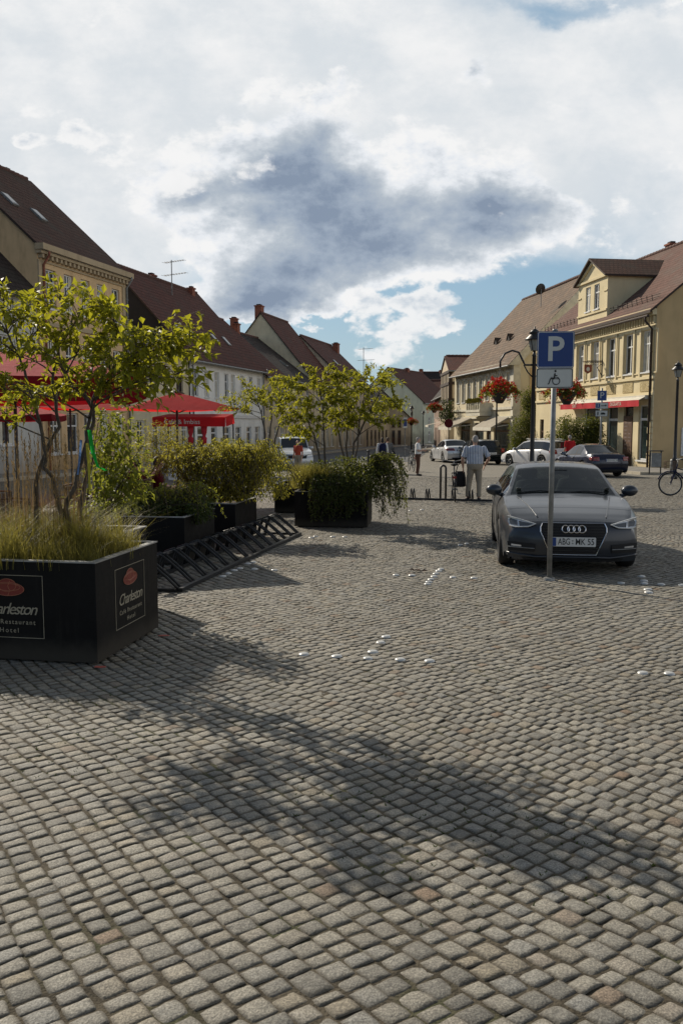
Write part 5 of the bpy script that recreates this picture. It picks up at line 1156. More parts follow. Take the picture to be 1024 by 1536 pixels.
# ------------------------------------------------------------------ small things on the ground
mb = MB(); mb.lathe([(.052, -.004), (.051, .004), (.043, .013), (.026, .0185), (.008, .0205)], n=16); proto = None
SETS = [('domed white stud of the nearest T-shaped stud mark', 'studs of the nearest T mark', [(455.6, 982), (504.8, 985), (551.6, 988), (599.8, 990), (643.7, 992), (559, 978.5), (570.6, 964.5), (578.7, 955.7)]),
        ('domed white stud of the T-shaped mark left of the car', 'studs of the T mark left of the car', [(593.8, 863), (617.7, 863.6), (641, 876.6), (643, 873.4), (646, 869.5), (650.7, 865.3), (653.6, 861), (657.8, 857), (661, 854.4), (679, 866.4), (710.5, 867.4)]),
        ('domed white stud lying along the bicycle rack', 'studs along the bicycle rack', [(334, 865), (342.5, 860.7), (351.4, 856), (360, 853), (371.8, 846), (380, 843.4), (382, 854), (411.6, 855.5)]),
        ('domed white stud in the shadow right of the car', 'studs right of the car', [(930.6, 875), (961, 865), (965, 871.8), (965.4, 875.6), (970.8, 884.6), (971.9, 889), (990.7, 877), (1022, 878)]),
        ('lone white stud near the right edge of the square', 'studs at the right edge', [(963, 1010), (1003, 1011)]),
        ('small white stud on the ground before the middle planter', 'studs before the middle planter', [(467, 807), (473.5, 805), (499, 805.6), (517, 805.6)]),
        ('far white stud right of the drooping bush', 'studs right of the drooping bush', [(615, 766), (632.5, 765), (690, 818), (700, 816)])]
for lab, gp, pts in SETS:
    for px, py in pts:
        g_ = G(px, py)
        if proto is None: o = proto = mb.build('road_stud', M['studw'], smooth=True)
        else: o = proto.copy(); COL.objects.link(o)
        o.location = (g_.x, g_.y, g_.z+.001); o.rotation_euler = (rng.uniform(-.05, .05), rng.uniform(-.05, .05), rng.random()); s_ = rng.uniform(.76, .92)*(1 if py > 900 else 1.1); o.scale = (s_, s_, s_); tag(o, lab, 'road stud', gp)
RP = mat('faded_red_paint', (.42, .09, .06), .8, 0, .4, 30)
for px, py, lab in ((150, 1001, 'faded red paint mark at the front corner of the lettered planter'), (246, 954, 'faded red paint mark at the right corner of the lettered planter')):
    g_ = G(px, py); mb2 = MB(); n = 14; mb2.add([(.055*math.cos(2*PI*k/n)*rng.uniform(.7, 1.1), .03*math.sin(2*PI*k/n)*rng.uniform(.7, 1.2), 0) for k in range(n)], [tuple(range(n))]); tag(mb2.build('paint_mark', RP, loc=(g_.x, g_.y, g_.z+.005)), lab, 'paint mark')
g_ = G(625, 858); lb = MB(); 
for k in range(5): leaf(lb, Vector((rng.uniform(-.06, .06), rng.uniform(-.03, .03), .01)), Vector((rng.gauss(0, 1), rng.gauss(0, 1), .25)), .09, .05)
tag(lb.build('dry_leaf', M['wood'], loc=(g_.x, g_.y, g_.z+.004)), 'curled dry brown leaf lying among the studs left of the car', 'leaf')
# litter bin, bollards, low bicycle stand row
f_ = G(985, 715); lbn = thing('litter_bin', 'grey litter bin on two legs at the corner of the yellow house', 'litter bin', (f_.x, f_.y+.3, gz(f_.y)+.12), R(-5)); mb = MB()
mb.b2((-.2, -.16, .28), (.2, .16, .86)); mb.build('container', M['galv'], lbn); mb = MB(); mb.b2((-.27, -.2, .93), (.27, .2, .97)); mb.build('hood', M['black_metal'], lbn)
for x in (-.23, .23): mb = MB(); mb.tube([(x, 0, -.02), (x, 0, .93)], .028, 7); mb.build('leg', M['black_metal'], lbn)
f_ = G(1008, 712); b_ = thing('bollard', 'short grey bollard next to the slim lamp post', 'bollard', (f_.x, f_.y, gz(f_.y)), 0); mb = MB(); mb.lathe([(.13, 0), (.13, .62), (.11, .68), (.001, .70)], n=12); mb.build('post', M['galv'], b_, True)
for px, py, h_, lab in ((552.5, 706, 1.02, 'taller black bollard left of the couple'), (556.5, 709, .80, 'shorter black bollard left of the couple')):
    f_ = G(px, py); b_ = thing('bollard', lab, 'bollard', f_, 0, 'black bollards by the couple'); mb = MB(); mb.lathe([(.075, -.02), (.075, h_-.16), (.055, h_-.14), (.055, h_-.1), (.085, h_-.08), (.08, h_-.02), (.001, h_)], n=12); mb.build('post', M['black_metal'], b_, True)
sa, sb = G(592, 749), G(742, 752); sd_ = sb-sa; bs = thing('bicycle_stand', 'low black floor rail with small upright wheel loops behind the middle planter', 'bicycle stand', sa, math.atan2(sd_.y, sd_.x)); mb = MB(); mb.box((sd_.length/2, 0, .03), (sd_.length, .07, .05)); mb.build('floor_rail', M['rack'], bs)
for k, px in enumerate((598, 618, 641, 680, 706)):
    x = (px-592)/150*sd_.length; 
    mb = MB()
    for q in (-.035, .035): mb.tube([(x+q, 0, .02), (x+q, .02, .27), (x+q, .12, .30), (x+q, .3, .04)], .016, 6)
    mb.build('wheel_loop', M['rack'], bs, True)
f_ = G(664, 750); b_ = thing('hoop_stand', 'tall narrow black hoop standing left of the bicycle', 'bicycle stand', f_, 0); mb = MB(); mb.tube([(-.07, 0, -.02), (-.07, 0, .86), (-.05, 0, .91), (0, 0, .93), (.05, 0, .91), (.07, 0, .86), (.07, 0, -.02)], .028, 8); mb.build('hoop', M['black_metal'], b_, True)
# ------------------------------------------------------------------ cars
def gsm(y, k):
    if k < 1: return y
    w = np.exp(-.5*(np.arange(-3*k, 3*k+1)/k)**2); w /= w.sum(); yp = np.pad(y, 3*k, mode='edge'); return np.convolve(yp, w, 'valid')
def car(label, cat, loc, rz, paintm, P, group=None):
    """local frame: x across, +y towards the front, s measured from the nose"""
    L, Wd, cowl, hdr, rh, rb = P['L'], P['W'], P['cowl'], P['hdr'], P['rh'], P['rb']; Rw = P.get('R', .315); fa, ra_ = P['fa'], P['ra']
    root = thing('parked_car', label, cat, loc, rz, group, True)
    S = np.arange(0, L+.001, L/150)
    for v_ in (cowl, hdr, rh, rb, P['bp']-.035, P['bp']+.035, P['sw0'], P['sw1'], fa, ra_, fa-Rw-.055, fa+Rw+.055, ra_-Rw-.055, ra_+Rw+.055): S[np.argmin(abs(S-v_))] = v_
    S.sort(); ds = L/150; prof = np.array(P['top']); k = int(round(.035/ds))
    zc = gsm(np.interp(S, prof[:, 0], prof[:, 1]), k); bl = np.array(P['belt']); zb = gsm(np.interp(S, bl[:, 0], bl[:, 1]), int(.08/ds)); zb = np.minimum(zb, zc-.025)
    w = Wd*gsm(np.interp(S, [0, .25, .8, L-.9, L-.25, L], [P.get('fw', .90), .955, 1, 1, .96, .90]), int(.12/ds))
    zr = zc.max(); cab = np.clip((zc-zb-.03)/(zr-zb.mean()-.03), 0, 1); cab = np.where((S > cowl-.02) & (S < P.get('cabend', rb+.02)), cab, 0)
    xb = w*.905; xr = xb*.955*(1-cab)+P.get('xr', .60)*cab
    arch = lambda s, a: Rw+np.sqrt(np.maximum(0, (Rw+.055)**2-(s-a)**2)) if True else 0
    zl = np.full(len(S), .20)
    for a in (fa, ra_):
        m = abs(S-a) <= Rw+.055; zl[m] = np.maximum(.20, arch(S[m], a))
    bowf, bowr = P.get('bf', .26), P.get('br', .14)
    def yof(s, x): return L/2-s-bowf*(np.abs(x)/Wd)**2.6*np.exp(-(s/.42)**2)+bowr*(np.abs(x)/Wd)**2.6*np.exp(-((L-s)/.36)**2)
    half = []
    crown = .035+.015*cab
    z3 = zc-crown
    lerp = lambda a, b, f: a+(b-a)*f
    p = [(0*xr, zc), (xr*.5, zc-crown*.18), (xr*.93, zc-crown*.72), (xr, z3), (lerp(xr, xb, .10), lerp(z3, zb, .10)), (lerp(xr, xb, .90)+.006, lerp(z3, zb, .90)), (xb, zb), (w*.965, np.maximum(zb-.075, zl+.04)), (w*.995, np.maximum(zb-.17, zl+.03)), (w, np.maximum(zb-.33, zl+.022)), (w*.985, np.maximum(.36, zl+.012)), (w*.965, zl)]
    for i in (8, 7): p[i] = (p[i][0], np.minimum(p[i][1], p[i-1][1]-.01) if i == 7 else p[i][1])
    K = len(p); n = len(S); X = np.array([q[0] for q in p]); Z = np.array([q[1] for q in p])
    full = [(-1, j) for j in range(K-1, 0, -1)]+[(1, j) for j in range(K)]
    V_ = [[(sg*X[j][i], float(yof(S[i], X[j][i])), Z[j][i]) for sg, j in full] for i in range(n)]
    parts = {'body': MB(), 'windscreen': MB(), 'rear_window': MB(), 'side_window': MB(), 'side_window2': MB(), 'trim': MB(), 'rear_side_window': MB(), 'rear_side_window2': MB()}
    for i in range(n-1):
        sm = (S[i]+S[i+1])/2; hc = zc[i]-zb[i]
        for c in range(len(full)-1):
            b = min(full[c][1], full[c+1][1]); sg = full[c][0] if full[c][1] > 0 else full[c+1][0]; key = 'body'
            if b <= 1 and cowl+.03 <= sm <= hdr: key = 'windscreen'
            elif b <= 1 and rh <= sm <= rb-.02: key = 'rear_window'
            elif b == 4 and P['sw0'] < sm < P['sw1'] and hc > .10:
                if abs(sm-P['bp']) < .035: key = 'trim'
                else: key = ('side_window' if sm < P['bp'] else 'rear_side_window')+('' if sg < 0 else '2')
            elif b in (3, 5) and P['sw0']-.03 < sm < P['sw1']+.03 and hc > .10 and b == 5: key = 'trim'
            parts[key].add([V_[i][c], V_[i+1][c], V_[i+1][c+1], V_[i][c+1]], [(0, 1, 2, 3)])
    # nose and tail: columns dropped from the end sections with a bulge
    def bulge(z, f): z0, z1, am = f; u_ = min(1, max(0, (z0-z)/(z0-z1))); return am*math.sin(PI*u_)**.8
    FB = P.get('fbulge', (.68, .16, .075)); RB = P.get('rbulge', (.95, .22, .10))
    fy = lambda x, z: L/2-bowf*(min(1, abs(x)/Wd))**2.6+bulge(z, FB); ry_ = lambda x, z: -L/2+bowr*(min(1, abs(x)/Wd))**2.6-bulge(z, RB)
    for end, fn, zbot in ((0, fy, .17), (n-1, ry_, .26)):
        cols = []
        for sg, j in full:
            x, z0 = sg*X[j][end], Z[j][end]; cols.append([(x*(1-.0*r), float(fn(x, z0+(zbot-z0)*r/9)) if r else V_[end][full.index((sg, j))][1], z0+(zbot-z0)*r/9) for r in range(10)])
        for c in range(len(cols)-1):
            for r in range(9):
                q = [cols[c][r], cols[c+1][r], cols[c+1][r+1], cols[c][r+1]]; parts['body'].add(q[::-1] if end else q, [(0, 1, 2, 3)])
    def weld(mb):
        d = {}; mp = []; nv = []
        for v in mb.v:
            kx = (round(v[0], 4), round(v[1], 4), round(v[2], 4))
            if kx not in d: d[kx] = len(nv); nv.append(v)
            mp.append(d[kx])
        o = MB(); o.v = nv
        for f in mb.f:
            g = []
            for i_ in f:
                if mp[i_] not in g: g.append(mp[i_])
            if len(g) > 2: o.f.append(tuple(g)); o.m.append(0)
        return o
    body = weld(parts['body']).build('body', paintm, root, True)
    body.data.set_sharp_from_angle(angle=R(38))
    gm = M[P.get('glass', 'farglass')]
    for k_, nm in (('windscreen', 'windscreen'), ('rear_window', 'rear_window'), ('side_window', 'side_window'), ('side_window2', 'side_window'), ('rear_side_window', 'side_window'), ('rear_side_window2', 'side_window')):
        if parts[k_].f: weld(parts[k_]).build(nm, gm, root, True)
    if parts['trim'].f: weld(parts['trim']).build('window_trim', M['dark'], root)
    # underbody, wheels
    mb = MB(); mb.b2((-Wd*.93, -L/2+.35, .17), (Wd*.93, L/2-.4, .23)); 
    for a in (fa, ra_): mb.box((0, L/2-a, .45), (Wd*1.45, .9, .42))
    mb.b2((-.30, ry_(.3, .3)+.1, .2), (.30, ry_(.3, .3)+.6, .4)); mb.build('underbody', M['dark'], root)
    for a in (fa, ra_):
        for sg in (-1, 1):
            Rm = Matrix.Rotation(sg*PI/2, 3, 'Y'); c = (sg*(Wd-.115), L/2-a, Rw); mb = MB()
            mb.lathe([(Rw*.66, -.10), (Rw*.9, -.105), (Rw*.985, -.085), (Rw, -.05), (Rw, .05), (Rw*.985, .085), (Rw*.9, .105), (Rw*.68, .10), (Rw*.66, .06)], c, 28, M=Rm, capb=False, capt=False); wh = mb.build('wheel', M['rubber'], root, True)
            mb = MB(); mb.lathe([(Rw*.67, .085), (Rw*.63, .09), (Rw*.60, .03)], c, 28, M=Rm, capb=False, capt=False); mb.lathe([(.07, .05), (.06, .075), (.001, .08)], c, 12, M=Rm, capb=False)
            for k_ in range(5):
                for q in (-.11, .11):
                    a_ = k_*2*PI/5; d0 = Vector((math.cos(a_+q*1.4), math.sin(a_+q*1.4), 0)); d1 = Vector((math.cos(a_+q), math.sin(a_+q), 0)); cc = Vector(c)
                    mb.tube([cc+Rm @ (d0*.05+Vector((0, 0, .055))), cc+Rm @ (d1*Rw*.63+Vector((0, 0, .07)))], [.022, .018], 5)
            mb.build('rim', M['galv'], wh); mb = MB(); mb.lathe([(Rw*.64, .02), (.001, .02)], c, 24, M=Rm, capb=False, capt=False); mb.build('brake', M['dark'], wh)
    # interior
    if P.get('interior'):
        zf = .35
        mb = MB(); mb.b2((-Wd*.86, L/2-rb-.2, zf-.1), (Wd*.86, L/2-cowl, zf)); mb.build('cabin_floor', M['dark'], root)
        mb = MB(); mb.tube([(-Wd*.84, L/2-cowl-.33, .82), (Wd*.84, L/2-cowl-.33, .82)], .13, 10); mb.build('dashboard', M['dark'], root)
        for x in (-.36, .36):
            for s_ in (cowl+1.25, cowl+2.05):
                mb = MB(); yy_ = L/2-s_; mb.loft([(x, yy_, .55, .24, .10), (x, yy_-.06, .85, .25, .09), (x, yy_-.12, 1.03, .19, .07), (x, yy_-.13, 1.06, .12, .05)], 12); mb.loft([(x, yy_-.14, 1.09, .12, .045), (x, yy_-.15, 1.2, .13, .05), (x, yy_-.16, 1.25, .08, .03)], 10); mb.box((x, yy_+.2, .5), (.48, .5, .14)); mb.build('seat', M['seat'], root, True)
        mb = MB(); cc = Vector((.36, L/2-cowl-.62, .86)); mb.tube([cc+Vector((.18*math.cos(a), -.08*math.sin(a), .17*math.sin(a))) for a in [k*PI/9 for k in range(18)]], .016, 6, closed=True); mb.build('steering_wheel', M['dark'], root)
        mb = MB(); mb.box((0, L/2-hdr+.10, zr-.14), (.24, .02, .07)); mb.build('rear_view_mirror', M['dark'], root)
    # door mirrors
    for sg in (-1, 1):
        s_ = P['sw0']+.10; yy_ = L/2-s_; zz_ = float(np.interp(s_, S, zb))+.07; xx = sg*(float(np.interp(s_, S, xb))+.12); mb = MB()
        mb.ball((xx, yy_+.02, zz_), (.115, .075, .078), 12, 8); mb.tube([(sg*(abs(xx)-.14), yy_, zz_-.08), (xx, yy_+.01, zz_-.04)], [.035, .025], 6); mo = mb.build('door_mirror', paintm if P.get('mirror', 1) else M['dark'], root, True)
        mb = MB(); mb.prism(ell(0, 0, .095, .06, 14), (xx, yy_-.056, zz_), (1, 0, 0), (0, 0, 1), (0, -1, 0), .004); mb.build('mirror_glass', M['chrome'], mo)
    # door seams and handles
    for sg in (-1, 1):
        for s_ in P.get('seams', ()):
            i_ = int(np.argmin(abs(S-s_))); pts = [Vector((sg*(X[j][i_]+.001), float(yof(S[i_], X[j][i_])), Z[j][i_])) for j in range(6, 11)]
            mb = MB(); mb.tube(pts, .005, 4); mb.build('door_seam', M['dark'], root)
    for sg in (-1, 1):
        for s_ in P.get('handles', ()):
            mb = MB(); x = float(np.interp(s_, S, w))*.985; zz_ = float(np.interp(s_, S, zb))-.10; mb.tube([(sg*x, L/2-s_+.09, zz_), (sg*(x+.025), L/2-s_+.06, zz_), (sg*(x+.025), L/2-s_-.06, zz_), (sg*x, L/2-s_-.09, zz_)], .012, 6); mb.build('door_handle', paintm, root, True)
    return root, fy, ry_, dict(S=S, zc=zc, zb=zb, xb=xb, L=L, zr=zr)
def patch(mb, poly, yfn, off, sgn=1, rings=4, sub=5, mi=0):
    """outline in (x, z) laid on the curved nose or tail, off metres proud"""
    b = []
    for i in range(len(poly)):
        p, q = poly[i], poly[(i+1) % len(poly)]
        for k in range(sub): b.append((p[0]+(q[0]-p[0])*k/sub, p[1]+(q[1]-p[1])*k/sub))
    cx, cz = sum(p[0] for p in b)/len(b), sum(p[1] for p in b)/len(b); n = len(b); vs = []; fs = []
    for r in range(1, rings+1):
        f = r/rings
        for x, z in b: x_, z_ = cx+(x-cx)*f, cz+(z-cz)*f; vs.append((x_, float(yfn(x_, z_))+sgn*off, z_))
    vs.append((cx, float(yfn(cx, cz))+sgn*off, cz))
    for i in range(n): fs.append((len(vs)-1, i, (i+1) % n))
    for r in range(rings-1):
        for i in range(n): fs.append((r*n+i, (r+1)*n+i, (r+1)*n+(i+1) % n, r*n+(i+1) % n))
    if sgn > 0: fs = [f[::-1] for f in fs]
    # thin edge back to the surface
    o = (rings-1)*n; m = len(vs); vs += [(x, float(yfn(x, z))-sgn*.004, z) for x, z in b]
    for i in range(n): fs.append((o+i, m+i, m+(i+1) % n, o+(i+1) % n))
    return mb.add(vs, fs, mi)
def line(mb, pts, yfn, off, r, sgn=1, closed=False, sub=5, n=6):
    P_ = []
    m = len(pts) if closed else len(pts)-1
    for i in range(m):
        p, q = pts[i], pts[(i+1) % len(pts)]
        for k in range(sub): P_.append((p[0]+(q[0]-p[0])*k/sub, p[1]+(q[1]-p[1])*k/sub))
    if not closed: P_.append(pts[-1])
    return mb.tube([(x, float(yfn(x, z))+sgn*off, z) for x, z in P_], r, n, closed=closed)
mir = lambda poly: [(-x, z) for x, z in poly][::-1]
# --- the grey hatchback that faces the camera
HX = dict(L=4.24, W=.892, cowl=1.22, hdr=1.98, rh=3.42, rb=4.0, fa=.87, ra=3.47, bp=2.55, sw0=1.36, sw1=3.55, R=.318, xr=.56, cabend=4.10,
          top=[(0, .665), (.06, .695), (.25, .755), (.60, .835), (1.05, .905), (1.22, .93), (1.98, 1.29), (2.2, 1.335), (2.6, 1.352), (3.0, 1.338), (3.42, 1.288), (4.0, 1.0), (4.16, .93), (4.24, .80)],
          belt=[(0, .655), (.25, .735), (.7, .84), (1.2, .895), (2.2, .93), (3.4, .975), (4.0, .97), (4.24, .78)], fw=.87, bf=.30, fbulge=(.67, .155, .085), glass='carglass', interior=True, seams=(1.36, 2.55, 3.5), handles=(2.4, 3.3))
grey = paint('metallic_dark_grey_paint', (.036, .042, .052), .3, .33, .35, .42)
hd = Vector((math.sin(R(8)), math.cos(R(8)))); fc = A(859, 800, 10.72)
cc = (fc.x+hd.x*2.12, fc.y+hd.y*2.12)
hero, fy, ry_, info = car('dark grey hatchback parked facing us behind the parking sign', 'car', (cc[0], cc[1], gz(cc[1])), PI-R(8), grey, HX)
mb = MB(); GR = [(-.375, .655), (.375, .655), (.40, .60), (.40, .545), (.275, .262), (-.275, .262), (-.40, .545), (-.40, .60)]
patch(mb, GR, fy, .006); gro = mb.build('grille', M['dark'], hero); mb = MB()
for zz in np.arange(.285, .65, .033): 
    hw = min(.385, .275+(zz-.262)*.44)-.012; line(mb, [(-hw, zz), (hw, zz)], fy, .010, .0045, sub=14, n=5)
mb.build('grille_bar', M['black_metal'], gro); mb = MB(); line(mb, GR, fy, .009, .0075, closed=True, sub=6); mb.build('grille_surround', M['chrome'], gro)
mb = MB()
for k in range(4): cx = -.099+k*.066; line(mb, [(cx+.044*math.cos(a), .585+.044*math.sin(a)) for a in [j*PI/12 for j in range(24)]], fy, .022, .0065, closed=True, sub=1)
mb.build('ring_emblem', M['chrome'], gro)
mb = MB(); yp = float(fy(0, .43))+.024; mb.prism(rrect(.525, .115, .012), (0, yp, .43), (-1, 0, 0), (0, 0, 1), (0, 1, 0), .008); npl = mb.build('number_plate', M['plate'], hero)
mb = MB(); mb.b2((.215, yp+.008, .377), (.257, yp+.0095, .483)); mb.build('blue_band', M['signblue'], npl); text('ABG', .112, frame((.122, yp+.0095, .43), (-1, 0, 0), (0, 0, 1)), M['ink'], 'lettering', npl, 0, 1, .0008, bold=.0007, fit=.145); text('MK 55', .112, frame((-.13, yp+.0095, .43), (-1, 0, 0), (0, 0, 1)), M['ink'], 'lettering', npl, 0, 1, .0008, bold=.0007, fit=.22)
mb = MB(); mb.prism(ell(0, 0, .011, .011, 12), (.017, yp+.008, .445), (-1, 0, 0), (0, 0, 1), (0, 1, 0), .001); mb.prism(ell(0, 0, .011, .011, 12), (.017, yp+.008, .412), (-1, 0, 0), (0, 0, 1), (0, 1, 0), .001); mb.build('plate_seal', M['galv'], npl)
mb = MB(); mb.prism(rrect(.54, .13, .015), (0, yp-.014, .43), (-1, 0, 0), (0, 0, 1), (0, 1, 0), .012); mb.build('plate_holder', M['dark'], npl)
for f_ in (lambda p: p, mir):
    mb = MB(); HL = f_([(.455, .635), (.52, .600), (.66, .585), (.775, .60), (.80, .655), (.795, .715), (.70, .695), (.58, .665)]); patch(mb, HL, fy, .006); hl = mb.build('headlight', M['headlamp'], hero, True)
    mb = MB(); patch(mb, f_([(.49, .635), (.55, .612), (.65, .602), (.66, .66), (.58, .65)]), fy, .010); patch(mb, f_([(.675, .605), (.76, .615), (.775, .665), (.76, .69), (.68, .672)]), fy, .010); mb.build('lens', M['lens'], hl, True)
    mb = MB(); line(mb, f_([(.455, .635), (.58, .668), (.70, .698), (.795, .718)]), fy, .012, .006); line(mb, f_([(.47, .632), (.55, .598), (.70, .588), (.775, .602)]), fy, .012, .0065); mb.build('light_strip', M['white'], hl)
    mb = MB(); patch(mb, f_([(.46, .385), (.47, .285), (.78, .285), (.80, .40), (.70, .405)]), fy, .006); it = mb.build('air_intake', M['dark'], hero); mb = MB(); line(mb, f_([(.47, .33), (.785, .335)]), fy, .012, .006, sub=10); mb.build('chrome_strip', M['galv'], it)
    mb = MB(); patch(mb, f_([(.63, .365), (.63, .345), (.75, .348), (.75, .372)]), fy, .011, rings=2); mb.build('fog_lamp', M['headlamp'], it)
mb = MB(); line(mb, [(-.80, .255), (-.45, .222), (-.28, .232), (.28, .232), (.45, .222), (.80, .255)], fy, .004, .014, sub=8); mb.build('bumper_lip', grey, hero, True)
mb = MB(); patch(mb, [(-.62, .205), (-.60, .172), (.60, .172), (.62, .205)], fy, .004, rings=2, sub=10); mb.build('lower_intake', M['dark'], hero)
mb = MB()                                       # bonnet creases, shut line and wipers follow the body surface
def hood(x, s): i_ = int(np.argmin(abs(info['S']-s))); xr_ = info['xb'][i_]*.955; return info['zc'][i_]-.035*min(1, abs(x)/xr_)**2.2
for sg in (-1, 1):
    pts = [(sg*(.42+.20*f), 2.12-(.12+f*1.05)-.30*((.42+.20*f)/.892)**2.6*math.exp(-((.12+f*1.05)/.42)**2), hood(.42+.2*f, .12+f*1.05)+.002) for f in [k/12 for k in range(13)]]; mb.tube(pts, .007, 5)
mb.build('bonnet_crease', grey, hero, True); mb = MB()
for x0, x1 in ((.62, -.02), (.02, -.58)): mb.tube([(x0, .86-.01, .945), ((x0+x1)/2, .83, .972), (x1, .845, .955)], .008, 5)
mb.build('wiper', M['dark'], hero)
for x, s_ in ((-.62, 'a'), (.60, 'b')): mb = MB(); mb.prism(ell(0, 0, .035, .035, 12), (x*.98, 2.12-1.36, 1.002), (1, 0, 0), (0, .86, .5), (0, .5, -.86), .003); mb.build('windscreen_sticker', M['lampglass'], hero)
# --- the cars seen from behind
def rear_kit(root, ry, P, zl, zp, lx=.60, lh=.16, style=0, txt='ABG', led=M['taillight'], zr0=None):
    L, Wd = P['L'], P['W']
    for f_ in (lambda p: p, mir):
        mb = MB(); poly = [(lx, zl+lh*.45), (lx-.06*style, zl-lh*.5), (Wd*.90, zl-lh*.5), (Wd*.93, zl+lh*.5), (lx+.08, zl+lh*.5)]; patch(mb, f_(poly), ry, .008, -1); t_ = mb.build('tail_light', led, root, True)
        mb = MB(); patch(mb, f_([(lx+.05, zl+.03), (lx+.05, zl-.02), (Wd*.86, zl-.02), (Wd*.86, zl+.03)]), ry, .012, -1, 2); mb.build('lens', M['lens'] if style else M['hatline'], t_)
        mb = MB(); s0 = L-.02; x = float(Wd*.93); mb.ball((f_([(x, 0)])[0][0], -L/2+.19, zl), (.02, .17, lh*.42), 8, 6); mb.build('tail_light', led, root, True)
    mb = MB(); yp = float(ry(0, zp))-.008; mb.prism(rrect(.52, .11, .012), (0, yp, zp), (1, 0, 0), (0, 0, 1), (0, -1, 0), .008); q = mb.build('number_plate', M['plate'], root)
    text(txt, .095, frame((.02, yp-.010, zp), (1, 0, 0), (0, 0, 1)), M['ink'], 'lettering', q, 0, 1, .0008); mb = MB(); mb.b2((-.258, yp-.0098, zp-.05), (-.22, yp-.0083, zp+.05)); mb.build('blue_band', M['signblue'], q)
    mb = MB(); patch(mb, [(-.55, .33), (-.5, .25), (.5, .25), (.55, .33)], ry, .006, -1, 2, 8); mb.build('bumper_insert', M['dark'], root); mb = MB(); line(mb, [(-Wd*.86, .50), (-.4, .505), (.4, .505), (Wd*.86, .50)], ry, .002, .008, -1, sub=8); mb.build('bumper_seam', M['dark'], root)
    mb = MB(); line(mb, [(-.50, zl-.16), (-.46, .56), (.46, .56), (.50, zl-.16)], ry, .001, .006, -1, sub=5); mb.build('boot_seam', M['dark'], root)
COUPE = dict(L=4.35, W=.86, cowl=1.35, hdr=2.08, rh=3.0, rb=3.72, fa=.85, ra=3.42, bp=2.62, sw0=1.5, sw1=3.15, xr=.54, cabend=3.8, top=[(0, .62), (.3, .72), (.9, .82), (1.35, .90), (2.08, 1.30), (2.5, 1.375), (3.0, 1.33), (3.72, .985), (4.2, .965), (4.30, .90), (4.35, .80)], belt=[(0, .60), (.6, .78), (1.35, .86), (3, .90), (3.8, .93), (4.35, .80)], seams=(1.5, 2.62), handles=(2.5,), rbulge=(.86, .24, .07))
def park(name_lab, cat, px, py, rz, P, pm, dx=0):           # px, py: where the middle of the tail meets the ground
    g_ = G(px, py); h_ = Vector((-math.sin(rz), math.cos(rz))); c = (g_.x+h_.x*P['L']/2, g_.y+h_.y*P['L']/2); return car(name_lab, cat, (c[0], c[1], gz(c[1])), rz, pm, P)
navy_p = paint('midnight_blue_paint', (.006, .010, .030), .2, .22)
r_, f1, r1, i1 = park('dark blue saloon car parked at an angle with its tail towards us', 'car', 915, 716, R(9), COUPE, navy_p); rear_kit(r_, r1, COUPE, .76, .70, .52, .17, 0, 'TDO MS 94')
WAG = dict(L=4.4, W=.87, cowl=1.15, hdr=1.85, rh=4.02, rb=4.32, fa=.85, ra=3.5, bp=2.5, sw0=1.3, sw1=4.0, xr=.60, cabend=4.4, top=[(0, .66), (.3, .76), (1.15, .93), (1.85, 1.40), (2.4, 1.48), (3.4, 1.47), (4.02, 1.41), (4.32, .98), (4.4, .80)], belt=[(0, .64), (.6, .80), (1.2, .88), (3.5, .96), (4.4, .78)], seams=(1.3, 2.5, 3.45), handles=(2.35, 3.3), rbulge=(.9, .24, .09), br=.1)
whitep = paint('white_car_paint', (.74, .74, .74), 0, .25)
r_, f1, r1, i1 = park('white estate car parked beside the dark green bush', 'car', 846, 701, R(30), WAG, whitep); rear_kit(r_, r1, WAG, .84, .66, .58, .24, 0, 'EE K 210')
mb = MB()
for sg in (-1, 1): mb.tube([(sg*.56, .2, 1.5), (sg*.56, .15, 1.54), (sg*.57, -1.55, 1.5), (sg*.57, -1.6, 1.45)], .018, 6)
mb.build('roof_rail', M['galv'], r_)
SAL = dict(L=4.7, W=.91, cowl=1.45, hdr=2.2, rh=3.3, rb=3.98, fa=.85, ra=3.72, bp=2.75, sw0=1.6, sw1=3.75, xr=.57, cabend=4.05, top=[(0, .66), (.3, .76), (1.0, .88), (1.45, .95), (2.2, 1.38), (2.7, 1.46), (3.3, 1.41), (3.98, 1.04), (4.5, 1.03), (4.64, .97), (4.7, .85)], belt=[(0, .64), (.6, .82), (1.45, .90), (3.5, .97), (4.1, .99), (4.7, .85)], seams=(1.6, 2.75, 3.7), handles=(2.6, 3.5), rbulge=(.92, .25, .08), R=.33)
silver = paint('silver_car_paint', (.60, .61, .62), .35, .28)
r_, f1, r1, i1 = park('silver-white saloon car seen from behind, left of the striped-shirt man', 'car', 690, 694.5, R(8), SAL, silver); rear_kit(r_, r1, SAL, .84, .78, .42, .15, 1, 'FG R 3')
DRK = dict(WAG); black_p = paint('black_green_car_paint', (.012, .016, .016), .2, .2)
r_, f1, r1, i1 = park('very dark estate car partly hidden by the striped-shirt man', 'car', 737, 697, R(12), DRK, black_p); rear_kit(r_, r1, DRK, .84, .66, .58, .24, 0, 'EE T 14')
